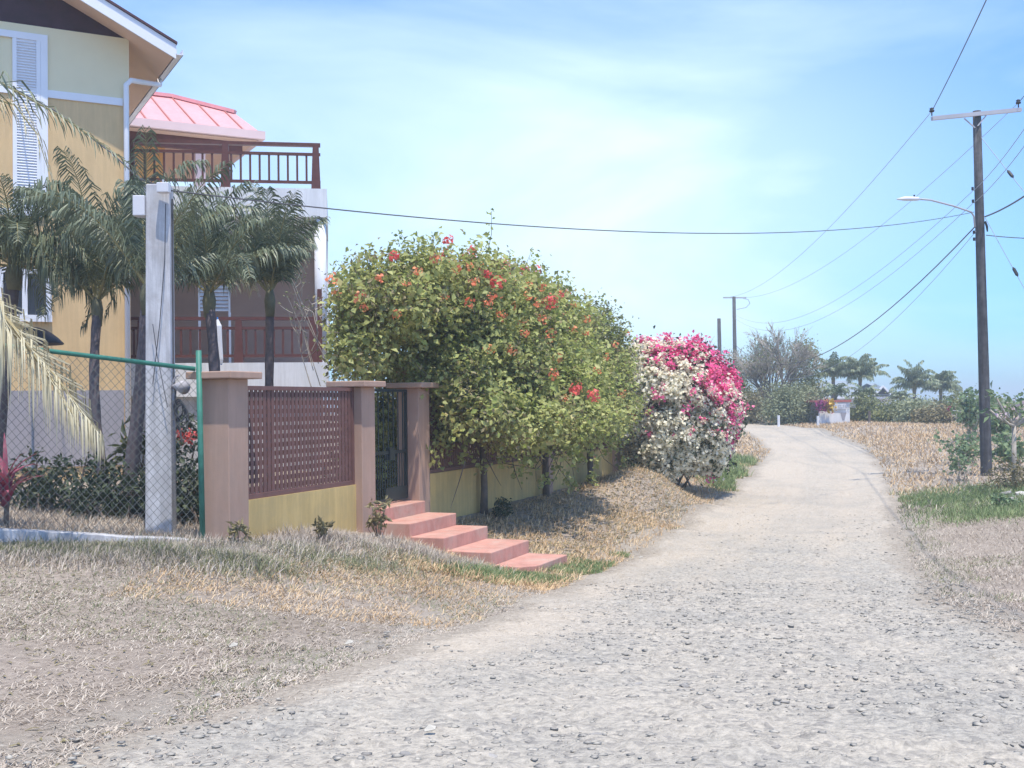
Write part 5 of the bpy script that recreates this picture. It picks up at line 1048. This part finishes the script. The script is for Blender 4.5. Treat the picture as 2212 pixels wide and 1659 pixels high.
for (u, vc, vb, d, L_, sd_, lb) in [(1805, 858, 905, 66, 1.15, 41, 'small young palm standing above the white stall'), (1868, 862, 905, 66, 1.1, 42, 'small young palm between the stall and the grey gable'), (1945, 868, 905, 74, 1.1, 43, 'short bushy palm against the right grey gable')]:
    b = P(u, vb, d); g_ = H1(b.x, b.y); c_ = P(u, vc, d); palm(lb, (b.x, b.y, g_), c_, 11, L_, .4, 'young palms near the stall', M['frond_far'], sd_, r=(.09, .07), els=(1.3, .2), droop=(1.2, 2.0), nleaf=18, width=.07, rr=.02)
# grey roofed houses beyond the scrub
def far_house(lb, u0_, u1_, ve, vr, d, gable=None):
    a_, b_ = P(u0_, ve, d), P(u1_, ve, d); zr_ = P((u0_ + u1_) / 2, vr, d + 3).z; g_ = H1((a_.x + b_.x) / 2, d); r_ = empty('house', ((a_.x + b_.x) / 2, d, g_), lb, 'house', 'grey roofed houses in the distance'); dp = 6.0
    MB().box(a_.x + .4, d + .4, g_ - .5, b_.x - .4, d + dp - .4, a_.z).build('wall', M['white'], r_)
    h_ = MB(); i_ = 1.8; v = [(a_.x, d, a_.z), (b_.x, d, a_.z), (b_.x, d + dp, a_.z), (a_.x, d + dp, a_.z), (a_.x + i_, d + dp / 2, zr_), (b_.x - i_, d + dp / 2, zr_)]
    ro = h_.add(v, [(0, 1, 5, 4), (1, 2, 5), (2, 3, 4, 5), (3, 0, 4), (3, 2, 1, 0)]).build('roof', M['greyroof'], r_)
    MB().box(a_.x - .02, d - .1, a_.z - .14, b_.x + .02, d - .002, a_.z + .04).build('fascia', M['trim'], r_)
    if gable:
        g_0, g_1, gt0 = P(gable[0], ve - 4, d - .3), P(gable[1], ve - 4, d - .3), P((gable[0] + gable[1]) / 2, gable[2], d - .3)
        MB().prism([g_0, g_1, gt0], Vector((0, 2.4, 0))).build('gable', M['greyroof'], ro)
        e_ = MB(); e_.bar(g_0 - Vector((0, .06, 0)), gt0 - Vector((0, .06, 0)), .10, .12); e_.bar(g_1 - Vector((0, .06, 0)), gt0 - Vector((0, .06, 0)), .10, .12); e_.build('barge_board', M['trim'], ro)
        m_ = (g_0 + g_1 + gt0) / 3; MB().prism([m_.lerp(g_0, .6) - Vector((0, .02, 0)), m_.lerp(g_1, .6) - Vector((0, .02, 0)), m_.lerp(gt0, .6) - Vector((0, .02, 0))], Vector((0, -.02, 0))).build('vent', M['black'], ro)
    return r_
far_house('grey hip roofed house behind the white stall', 1752, 1895, 858, 822, 92); far_house('grey roofed house with a white edged gable left of the right palms', 1868, 1946, 858, 828, 90, (1888, 1926, 834))
# small white stall with a painted sign
s0, s1 = P(1770, 912, 60), P(1836, 912, 60); gS = H1(s0.x, 60); hS = P(1800, 864, 60).z
stl = empty('roadside_stall', ((s0.x + s1.x) / 2, 60, gS), 'small white painted block stall with a red roof edge and bright goods', 'stall'); zc = P(1800, 893, 60).z; zs_ = P(1800, 888, 60).z
xm = P(1800, 900, 60).x; x1_ = P(1818, 900, 60).x; x2_ = P(1826, 900, 60).x; zd = P(1800, 903, 60).z
wl = MB(); wl.box(s0.x, 60, gS - .4, s1.x, 60.15, zs_); wl.box(xm, 60, zs_, s1.x, 60.15, hS - .12); wl.box(s1.x - .14, 60.15, gS - .4, s1.x, 62, hS - .12); wl.box(s0.x, 61.9, gS - .4, s1.x - .14, 62, hS - .12)
wl.build('wall', M['white'], stl)
MB().box(s0.x - .28, 59.92, hS - .118, s1.x + .08, 62.2, hS).build('roof', M['redpaint'], stl)
MB().prism([(x1_ - .06, 59.985, zs_ - .08), (x2_ + .06, 59.985, zs_ - .08), ((x1_ + x2_) / 2 + .04, 59.985, zs_ - .5), ((x1_ + x2_) / 2 - .06, 59.985, zs_ - .5)], (0, .012, 0)).build('painted_emblem', M['grey'], stl)
MB().box(xm + .05, 59.94, zs_ + .10, s1.x - .2, 59.985, zs_ + .40).build('sign_board', M['box'], stl)
def letters(txt, loc, size, mat, par, ext=.004):
    cu = bpy.data.curves.new('lettering', 'FONT'); cu.body = txt; cu.size = size; cu.extrude = ext; cu.align_x = 'LEFT'; ob = bpy.data.objects.new('lettering', cu); cu.materials.append(mat); col.objects.link(ob); ob.location = loc; ob.rotation_euler = (math.pi / 2, 0, 0)
    ob.parent = par; ob.matrix_parent_inverse = Matrix.Translation(par.location).inverted(); return ob
bars = MB(); xx_ = xm + .12
for k in range(9):
    w_ = random.choice((.06, .09, .11)); bars.box(xx_, 59.925, zs_ + .17, xx_ + .028, 59.938, zs_ + .34)
    if k % 2: bars.box(xx_ + .03, 59.926, zs_ + .31, xx_ + w_, 59.938, zs_ + .34)
    if k % 3: bars.box(xx_ + .03, 59.926, zs_ + .17, xx_ + w_, 59.938, zs_ + .20)
    xx_ += w_ + .045
bars.build('lettering', M['galv'], stl)
# counter goods: hanging bunches
gx = [(1772, 'purple'), (1779, 'purple'), (1785, 'redpaint'), (1790, 'ochre'), (1796, 'ochre')]
for i, (u, mt) in enumerate(gx):
    c_ = P(u, 878, 59.6); pos = np.array([[c_.x, 59.6, c_.z + .05]]) + rng.normal(size=(60, 3)) * np.array([.10, .06, .17]); o_ = leaves('cloth_bundle', pos, rng.normal(size=pos.shape), .16, M[mt], None, .8)
    tag(o_, ['dark magenta cloth bundle hung at the left end of the stall', 'second magenta cloth bundle on the stall', 'red cloth bundle in the middle of the stall display', 'ochre yellow cloth bundle on the stall', 'ochre cloth bundle nearest the painted sign'][i], 'cloth', 'bright goods hung on the stall')
for (u, v, d, h, lb) in [(1682, 911, 58, .62, 'short white marker post in front of the bare tree'), (1767, 914, 57, .55, 'white marker post just left of the stall'), (1878, 900, 55, .7, 'dark thin stump in front of the scrub right of the stall')]:
    c_ = P(u, v, d); g_ = H1(c_.x, c_.y); tag(MB().tube([(c_.x, c_.y, g_ - .1), (c_.x, c_.y, g_ + h)], .07, 8).build('marker_post', M['bark' if 'stump' in lb else 'white']), lb, 'post')
# white gate far right with a dark figure-like plant in front
g0a, g1a = P(2030, 916, 57), P(2086, 916, 57); gG = H1(g0a.x, 57); zT_ = P(2060, 886, 57).z
gg_ = empty('metal_gate', ((g0a.x + g1a.x) / 2, 57, gG), 'white panelled yard gate with a grey post left of the near utility pole', 'gate'); x0_ = P(2053, 900, 57).x
MB().box(x0_, 57, gG - .1, g1a.x - .12, 57.05, zT_).build('panel', M['white'], gg_); MB().box(x0_, 56.96, (gG + zT_) / 2 - .02, g1a.x - .12, 56.998, (gG + zT_) / 2 + .05).build('rail', M['galv'], gg_)
MB().box(g1a.x - .118, 56.94, gG - .2, g1a.x, 57.08, zT_ + .08).build('post', M['white'], gg_); MB().box(g0a.x, 56.95, gG - .2, g0a.x + .16, 57.1, zT_).build('post', M['galv'], gg_)
c_ = P(2044, 897, 56); shrub('croton_shrub', 'dark reddish shrub in front of the left side of the white gate', 'shrub', [((c_.x, 56, H1(c_.x, 56) + .42), (.26, .25, .45))], 60, 12, .11, M['redleaf'], .08)
# house corner glimpsed behind the bougainvillea
c_ = P(1540, 800, 58); gh = H1(c_.x, c_.y); zt_ = P(1548, 757, 58).z; x0_, x1_ = P(1470, 780, 58).x, P(1549, 780, 58).x
hh_ = empty('house', ((x0_ + x1_) / 2, 58, gh), 'corner of a flat roofed house glimpsed above the right shoulder of the bougainvillea', 'house'); MB().box(x0_, 58, gh - .3, x1_ - .35, 62, zt_ - .15).build('wall', M['white'], hh_); MB().box(x0_ - .2, 57.6, zt_ - .148, x1_, 62.4, zt_).build('roof', M['lattice'], hh_)
# sea grape shrubs by the near pole
def grape(lb, u, vt, vb, d, ru, n, sz=.16):
    c_ = P(u, vb, d); g_ = H1(c_.x, c_.y); tz = P(u, vt, d).z; root = empty('sea_grape', (c_.x, c_.y, g_), lb, 'shrub', 'sprawling shrubs near the utility pole'); S_, E_ = [], []
    for i in range(n):
        e = Vector((c_.x + random.gauss(0, ru * d / F * .55), c_.y + random.gauss(0, .5), g_ + (tz - g_) * random.uniform(.35, 1.0) ** .8)); S_.append((c_.x + random.gauss(0, .15), c_.y, g_)); E_.append(e)
    twigs('stem', S_, E_, M['palebark'], root, .014, .005, .15); ee = np.array([list(Vector(S_[i]).lerp(E_[i], f_)) for i in range(n) for f_ in (.55, .7, .82, .92, 1)]); p = np.repeat(ee, 5, 0) + rng.normal(size=(len(ee) * 5, 3)) * .11
    leaves('foliage', p, rng.normal(size=p.shape) + np.array([0, 0, .8]), sz, M['leaf_grape'], root, .85, round_=True)
grape('sea grape shrub with round leaves against the sky left of the near utility pole', 2098, 838, 950, 44, 30, 20); grape('sea grape shrub spreading right behind the near utility pole', 2170, 848, 960, 38, 38, 22); grape('low leafy creeper at the foot of the sea grape', 2085, 940, 980, 36, 38, 18, .12); grape('low sprawling shrub right of the utility pole base', 2188, 935, 1000, 33.5, 34, 20, .13)
grape('thin weedy shrub on the bare patch left of the utility pole', 2075, 975, 1000, 31, 22, 7, .09)
# frangipani at the right edge with pale pink blossom
c_ = P(2190, 990, 27); g_ = H1(c_.x, c_.y); fr_ = empty('frangipani', (c_.x, c_.y, g_), 'small frangipani tree with pale pink blossom at the right edge', 'tree'); tops = []
br = MB(); fk = P(2190, 920, 27); br.tube([(c_.x, c_.y, g_ - .1), fk], [.07, .05], 8)
for i in range(9):
    e = P(2190 + (i - 4) * 13, 905 - random.uniform(0, 55), 27 + random.gauss(0, .3)); br.tube([fk, fk.lerp(e, .5) + Vector((0, 0, -.05)), e], [.04, .032, .022], 6); tops.append(e)
br.build('trunk', M['palebark'], fr_, True); e = np.array([list(t) for t in tops]); p = np.repeat(e, 12, 0) + rng.normal(size=(len(e) * 12, 3)) * .12; leaves('foliage', p, rng.normal(size=p.shape) + [0, 0, .6], .18, M['leaf_grape'], fr_, .4)
M['palepink'] = leafmat('pale_pink_petals', [(0, (.72, .48, .52)), (1, (.85, .72, .74))], trans=.3)
p = np.repeat(e[[2, 4, 5, 7]], 16, 0) + rng.normal(size=(64, 3)) * .09 + [0, 0, .1]; leaves('flowers', p, rng.normal(size=p.shape), .10, M['palepink'], fr_, .8)
# rubble under it
def rock(c_, r_, seed, name, mat, lb, cat='stone', grp=None, flat=.6):
    import bmesh
    bm = bmesh.new(); bmesh.ops.create_icosphere(bm, subdivisions=2, radius=1); rg = random.Random(seed); off = [Vector((rg.gauss(0, 1), rg.gauss(0, 1), rg.gauss(0, 1))).normalized() for _ in range(12)]; cut = [rg.uniform(.45, .85) for _ in off]
    for v in bm.verts:
        for o_, k_ in zip(off, cut):
            dd = v.co.dot(o_)
            if dd > k_: v.co -= o_ * (dd - k_)
        v.co = Vector((v.co.x * r_ * rg.uniform(.98, 1.02) * 1.25, v.co.y * r_, v.co.z * r_ * flat))
    me = bpy.data.meshes.new(name); bm.to_mesh(me); bm.free(); me.materials.append(mat); ob = bpy.data.objects.new(name, me); col.objects.link(ob); ob.location = c_; ob.rotation_euler = (rg.uniform(-.2, .2), rg.uniform(-.2, .2), rg.uniform(0, 6)); return tag(ob, lb, cat, grp)
rubble = [(2205, 990, 25, .22, 'palestone', 'pale block of rubble at the right edge under the frangipani'), (2188, 1003, 24.6, .15, 'stone', 'grey rubble stone left of the pale block'), (2170, 990, 25.5, .18, 'stone', 'dark rubble stone behind the utility pole base'), (2152, 1005, 25, .13, 'pillar', 'reddish rubble piece beside the utility pole')]
for i, (u, v, d, r_, mt, lb) in enumerate(rubble): c_ = P(u, v, d); rock((c_.x, c_.y, H1(c_.x, c_.y) + r_ * .3), r_, 50 + i, 'rock', M[mt], lb, 'rock', 'rubble under the frangipani')
c_ = P(2190, 975, 26.5); shrub('dead_brush', 'heap of dead brown brushwood under the frangipani', 'brush', [((c_.x, c_.y, H1(c_.x, c_.y) + .3), (.6, .4, .35))], 90, 8, .12, M['leaf_dry'], .12, width=.25)
c_ = P(2175, 1058, 23); shrub('low_shrub', 'small dark green shrub in the green grass at the right', 'shrub', [((c_.x, c_.y, H1(c_.x, c_.y) + .10), (.3, .25, .16))], 40, 10, .08, M['leaf_grape'], .06)
c_ = P(1325, 1020, 27); cc = TQ(15.2, .25); rock((cc.x, cc.y, H1(cc.x, cc.y) + .08), .16, 77, 'rock', M['stone'], 'grey stone at the foot of the last tan pillar', 'rock')
# ================================================================== loose stones and grass
# larger stones lying on the road, each its own
pr_ = []
for (u, v, s) in [(688, 1524, .045), (712, 1553, .055), (625, 1552, .06), (655, 1556, .045), (560, 1512, .04), (1290, 1593, .05), (1150, 1398, .03), (1440, 1213, .035), (1365, 1388, .045), (1520, 1400, .05), (1460, 1408, .04), (1420, 1372, .035), (1690, 1403, .035), (1928, 1230, .05), (1480, 1485, .05), (1380, 1483, .04), (1780, 1460, .035), (1870, 1458, .03),
                  (1830, 1470, .03), (1735, 1460, .03), (1990, 1412, .035), (2040, 1392, .03), (2010, 1462, .035), (1930, 1520, .035), (1835, 1500, .03), (1440, 1547, .04), (1280, 1500, .03), (1240, 1230, .03), (1310, 1260, .03), (1340, 1262, .025), (1265, 1270, .025), (470, 1505, .045), (930, 1600, .035), (1110, 1560, .035), (1600, 1560, .04), (840, 1460, .03), (960, 1480, .03), (1040, 1455, .03), (1190, 1330, .03), (1560, 1300, .03), (1700, 1330, .03), (2090, 1540, .04), (2150, 1480, .04), (1700, 1620, .05), (880, 1640, .05), (2060, 1610, .05), (410, 1320, .03), (740, 1360, .03), (620, 1480, .04), (1060, 1640, .04)]:
    d = ray(u, v); y = 3.5
    while y < 40 and EYE + d.z * y / d.y > float(Hgt([d.x * y / d.y], [y])[0]): y += .05
    pr_.append((d.x * y / d.y, y, s))
pr_.sort(key=lambda a: a[1]); _ord = ['leftmost', 'second from the left', 'third from the left', 'fourth from the left', 'fifth from the left', 'fifth from the right', 'fourth from the right', 'third from the right', 'second from the right', 'rightmost']
_row = ['nearest band of loose stones at the bottom', 'second nearest band of stones', 'middle band of stones on the road', 'fourth band of stones up the road', 'farthest band of stones up the road']
for r_i in range(5):
    for i, (x, y, s) in enumerate(sorted(pr_[r_i * 10:r_i * 10 + 10], key=lambda a: a[0] / a[1])):
        s *= .72; rock((x, y, H1(x, y) + s * .2), s * random.uniform(.8, 1.2), 300 + r_i * 10 + i, 'loose_stone', M['stone'], 'grey stone, %s in the %s' % (_ord[i], _row[r_i]), 'stone', 'loose stones scattered on the road', random.uniform(.4, .65))
# gravel: many small chips half sunk in the dust
def gravel(name, n, smin, smax, yr_, mat, lb, pw=1.0):
    base = np.array([[0, 0, 1], [1, 0, 0], [0, 1, 0], [-1, 0, 0], [0, -1, 0], [.7, .7, .5], [-.7, .7, .5], [-.7, -.7, .5], [.7, -.7, .5], [0, 0, -1]], float)
    fc = [(0, 5, 6), (0, 6, 7), (0, 7, 8), (0, 8, 5), (5, 1, 2), (5, 2, 6), (6, 2, 3), (6, 3, 7), (7, 3, 4), (7, 4, 8), (8, 4, 1), (8, 1, 5), (5, 8, 1), (1, 9, 2), (2, 9, 3), (3, 9, 4), (4, 9, 1)]
    fc = [f for f in fc if f != (5, 8, 1)]
    y = yr_[0] + (yr_[1] - yr_[0]) * rng.random(n * 2) ** pw; x = xl(y) - .3 + rng.random(n * 2) * (xr(y) - xl(y) + .6)
    dens = vnoise(x, y, .7, 3) * 1.2 + vnoise(x, y, .25, 5) * .5 - .75 * np.exp(-(np.maximum(x - xl(y) - .3, 0) / .7) ** 2) * (y > 6.5); k = dens + rng.normal(size=len(x)) * .15 > .62; x, y = x[k][:n], y[k][:n]; n = len(x)
    z = Hgt(x, y) + road_bump(x, y) + .012; s = smin + (smax - smin) * rng.random(n) ** 3; rot = rng.uniform(0, 6.28, n); st_ = rng.uniform(.6, 1.5, n)
    J = base[None] * (1 + rng.normal(size=(n, 10, 3)) * .18); J[:, :, 0] *= (s * st_)[:, None]; J[:, :, 1] *= s[:, None]; J[:, :, 2] *= (s * rng.uniform(.2, .42, n))[:, None]
    X = J[:, :, 0] * np.cos(rot)[:, None] - J[:, :, 1] * np.sin(rot)[:, None] + x[:, None]; Y = J[:, :, 0] * np.sin(rot)[:, None] + J[:, :, 1] * np.cos(rot)[:, None] + y[:, None]; Z = J[:, :, 2] + (z + s * .01)[:, None]
    Fa = (np.arange(n)[:, None, None] * 10 + np.array(fc)[None]).reshape(-1, 3); return tag(npmesh(name, np.stack([X, Y, Z], -1).reshape(-1, 3), Fa, mat), lb, kind='stuff')
M['gravelmix'] = leafmat('gravel_chips', [(0, (.17, .16, .15)), (.12, (.27, .25, .225)), (.6, (.38, .35, .30)), (1, (.48, .44, .37))], rough=.9, trans=0, nmix=.2, spec=.2)
gravel('gravel', 13000, .004, .026, (3.6, 14), M['gravelmix'], 'grey gravel chips bedded in the dusty road', 1.3)
gravel('coarse_gravel', 2500, .008, .026, (9, 24), M['gravelmix'], 'coarser gravel further along the road')
def wallside(x, y):                                # in front of (road side of) the garden wall
    rx_, ry_ = x - A0.x, y - A0.y; t = rx_ * wdir.x + ry_ * wdir.y; q = rx_ * ndir.x + ry_ * ndir.y; return t, q
def free(x, y, margin=0.0):
    t, q = wallside(x, y); behind = (q < .02) & (t > -.1) & (t < 24); steps_ = (t > 3.35) & (t < 4.82) & (q > -.3) & (q < 2.35)
    kx = (x - fr1.x) * fd.x + (y - fr1.y) * fd.y; kq = (x - fr1.x) * fd.y - (y - fr1.y) * fd.x
    kerb_ = (np.abs(kq) < .11) & (kx < .3) & (kx > -6.2)
    return ~(behind | steps_ | kerb_) & (inroad(x, y) < margin + (vnoise(x, y, .5, 1) - .5) * .5)
def field(n, x0, x1, y0, y1, pw=1.0, margin=.12, dens=None):
    y = y0 + (y1 - y0) * rng.random(n) ** pw; x = x0 + (x1 - x0) * rng.random(n); k = free(x, y, margin) & (np.abs(x) < y * .50 + 1.2)
    if dens is not None: k &= rng.random(n) < dens(x, y)
    return x[k], y[k]
D1 = lambda x, y: np.clip(vnoise(x, y, .9, 1) * 1.3 + vnoise(x, y, .28, 6) * .9 - .45, .06, 1)
x, y = field(40000, -3.5, 2, 9.5, 14.6, 1.0, .1, D1); blades('warm_grass', x, y, np.full(len(x), .08), .009, M['goldgrass'], (.3, .95), label='warm tan grass on the slope beside the steps')
# near left verge: short, trampled, straw coloured
x, y = field(210000, -7, 1.5, 4.3, 13.2, 1.0, .15, D1); blades('dry_grass', x, y, .03 + .07 * vnoise(x, y, .35, 13), .008, M['drygrass'], (.55, 1.0), label='short trampled dry grass on the left verge')
x, y = field(50000, -7, 1.5, 4.3, 13.0, 1.0, .2, lambda x, y: (vnoise(x, y, 1.3, 9) > .45) * .9); blades('pale_grass', x, y, np.full(len(x), .055), .007, M['palegrass'], (.3, .95), label='greyish green grass mixed into the left verge')
x, y = field(2600, -7, 2, 4.4, 13, 1.0, .1, None); blades('fallen_leaves', x, y, np.full(len(x), .05), .022, M['leaf_dry'], (.8, 1.0), zoff=.015, label='brown fallen leaves scattered over the left verge')
# straws straying over the road margins
for sgn, y1_, nn in ((0, 30, 46000), (1, 30, 24000)):
    y = 4.4 + (y1_ - 4.4) * rng.random(nn) ** 1.6; dd = np.abs(rng.normal(size=nn)) * .6 - .1; x = (xl(y) + dd) if sgn == 0 else (xr(y) - dd); k = (rng.random(nn) < .25 + .9 * vnoise(x, y, .35, 4)) & (np.abs(x) < y * .5 + 1); x, y = x[k], y[k]
    zz_ = Hgt(x, y) - gz(x, y) + road_bump(x, y) * np.clip(inroad(x, y) * 2, 0, 1) + .004
    o_ = blades('stray_straw', x, y, np.full(len(x), .05), .007, M['drygrass'], (.6, 1.0), zoff=zz_, label='stray dry straw scattered over the %s edge of the road' % ('left', 'right')[sgn])
# long unmown strip under the kerb and the yellow wall
def strip(px, n, su, mat, h, w, nm, lb, lean=(.1, .8)):
    xs_, ys_ = [], []
    for (u, v, d, wt, sx_, sy_) in px:
        c_ = P(u, v, d); m_ = int(n * wt); xs_.append(c_.x + rng.normal(size=m_) * sx_); ys_.append(c_.y + rng.normal(size=m_) * sy_)
    x = np.concatenate(xs_); y = np.concatenate(ys_); k = free(x, y, .05); x, y = x[k], y[k]; hv_ = h * (.55 + .9 * vnoise(x, y, .4, 2)); return blades(nm, x, y, hv_, w, M[mat], lean, label=lb)
strip([(40, 1195, 11.3, 1, .5, .2), (160, 1200, 11.35, 1, .5, .2), (270, 1205, 11.45, 1, .5, .2), (380, 1210, 11.55, 1, .5, .2), (470, 1215, 11.7, .8, .35, .2)], 4600, 0, 'palegrass', .12, .008, 'long_green_grass', 'long green grass growing against the whitewashed kerb')
strip([(60, 1200, 11.1, 1, .6, .3), (300, 1215, 11.2, 1, .6, .3), (500, 1210, 12.0, 1, .4, .3), (600, 1195, 12.9, 1, .45, .3), (700, 1185, 13.6, 1, .45, .3), (780, 1185, 14.2, 1, .4, .3), (880, 1190, 14.4, .8, .35, .3), (960, 1215, 14.2, .6, .3, .3)], 4200, 0, 'drygrass', .15, .009, 'long_dry_grass', 'long dry grass along the foot of the pillars and the yellow wall')
strip([(560, 1230, 12.4, .8, .5, .3), (690, 1240, 12.5, .8, .5, .3), (820, 1215, 13.6, .6, .4, .3), (450, 1235, 11.3, .6, .4, .25)], 3000, 0, 'palegrass', .12, .008, 'green_tufts', 'green tufts below the yellow wall')
strip([(1020, 1245, 13.6, .6, .22, .25), (1080, 1250, 13.9, .8, .25, .18), (1150, 1240, 14.4, .8, .25, .18), (1230, 1215, 15.6, .8, .25, .2), (1290, 1210, 16.3, .5, .25, .2), (1370, 1183, 17.6, .3, .15, .1), (1490, 1125, 21, .2, .12, .15), (1475, 1140, 20, .2, .12, .15)], 4200, 0, 'greengrass', .10, .010, 'green_grass', 'fresh green grass around the foot of the red steps')
# bank below the wall, mound and strip towards the bougainvillea
x, y = field(100000, -1.5, 8, 13, 40, 1.25, .10, lambda x, y: np.clip(D1(x, y) + .35, 0, 1) * (x < xl(y) + .6)); blades('bank_grass', x, y, np.full(len(x), .12), .013, M['goldgrass'], (.15, .9), label='golden dry grass on the bank between the wall and the road')
x, y = field(60000, -1.5, 7, 13, 27, 1.2, .1, lambda x, y: (wallside(x, y)[1] < 2.4) * .9 * (x < xl(y) + .3)); blades('leaf_litter', x, y, np.full(len(x), .09), .03, M['leaf_dry'], (.7, 1.0), label='brown leaf litter shaded by the hedge')
strip([(1570, 990, 34, 1, .35, 1.8), (1610, 978, 37, .6, .3, 1.4), (1555, 1005, 31, .6, .3, 1.0)], 3500, 0, 'greengrass', .28, .022, 'green_grass', 'bright green grass behind the bougainvillea by the road')
# right verge and field
x, y = field(170000, 2.8, 14, 5.5, 27, 1.1, .12, lambda x, y: np.clip(D1(x, y) + .12, 0, 1)); blades('verge_grass', x, y, np.full(len(x), .075), .011, M['drygrass'], (.3, .95), label='thin dry grass on the right verge')
x, y = field(60000, 2.8, 13, 5.5, 26, 1.15, .12, lambda x, y: (vnoise(x, y, 1.1, 5) > .42) * .9); blades('verge_green_grass', x, y, np.full(len(x), .075), .010, M['palegrass'], (.2, .85), label='grey green grass on the right verge')
strip([(2212, 1035, 27, 1.2, .9, 1.1), (2120, 1050, 25.5, 1.2, 1.0, .8), (2040, 1050, 26, .8, .7, .7), (2200, 1070, 22.5, 1, .9, .8), (2210, 1085, 21.0, .5, .8, .5), (2170, 1040, 27, 1, 1.0, 1.0), (1990, 1045, 27, .4, .5, .7)], 4200, 0, 'greengrass', .17, .016, 'green_grass', 'green grass in front of the utility pole')
x, y = field(60000, 8, 36, 24, 78, 1.1, .10, lambda x, y: np.clip(D1(x, y) + .3, 0, 1)); blades('field_grass', x, y, np.full(len(x), .18), .032, M['drygrass'], (.15, .9), label='tawny dry grass of the field on the right')
x, y = field(110000, 8, 36, 25, 78, .95, .25, lambda x, y: np.clip(.25 + (y - 28) / 26 + (vnoise(x, y, 2.2, 3) - .5), 0, 1)); blades('far_bank_grass', x, y, np.full(len(x), .17), .038, M['goldgrass'], (.1, .8), label='golden grass bank beyond the bend')
# yard behind the chain link
x = rng.uniform(-10, -3.2, 40000); y = rng.uniform(12.6, 17, 40000); t, q = wallside(x, y); k = (t < -.1) | (q < -.4); k &= x < -3.0 - (y - 12.6) * .2; x, y = x[k], y[k]; blades('yard_grass', x, y, np.full(len(x), .12), .010, M['drygrass'], (.1, .9), label='dry grass and litter in the yard behind the fence')
# bits of pale litter on the verge
M['litter'] = paint('pale_litter', (.44, .41, .35), .15)
for (u, v, s, lb) in [(1192, 1600, .03, None)]: pass
for i, (u, v, y0_, lb) in enumerate([(755, 1402, 7.2, 'pale dry leaf lying on the dry grass left of the road'), (930, 1597, 5.2, 'white scrap of litter on the gravel near the bottom edge'), (505, 1410, 7.1, 'small pale leaf on the trampled verge'), (1385, 1210, 16, 'white scrap at the far left edge of the road')]):
    d = ray(u, v); y = 3.5
    while y < 40 and EYE + d.z * y / d.y > float(Hgt([d.x * y / d.y], [y])[0]): y += .05
    x = d.x * y / d.y; z = H1(x, y) + .03; s = .028; me = MB(); me.add([(x - s, y - s * .4, z), (x + s * .9, y - s * .5, z + .012), (x + s, y + s * .5, z + .02), (x - s * .3, y + s * .7, z + .028), (x - s * 1.1, y + s * .3, z + .006)], [(0, 1, 2, 3, 4)]); o = me.build('litter_scrap', M['litter']); o.modifiers.new('thick', 'SOLIDIFY').thickness = .004; tag(o, lb, 'litter')
st_ = P(660 * .37, 1400, 7); 
# ------------------------------------------------------------------ thin haze volume added over the whole place to soften contrast
hz = MB().box(-4100, -600, -16, 4100, 7600, 14); ho = hz.build('haze', None); hm = bpy.data.materials.new('added_haze'); hm.use_nodes = True; hn = hm.node_tree; hn.nodes.clear()
hout = N(hn, 'ShaderNodeOutputMaterial'); hv = N(hn, 'ShaderNodeVolumePrincipled'); hv.inputs['Color'].default_value = (0.84, 0.95, 1.0, 1); hv.inputs['Density'].default_value = 0.0020; hn.links.new(hv.outputs['Volume'], hout.inputs['Volume']); ho.data.materials.append(hm); tag(ho, kind='stuff')
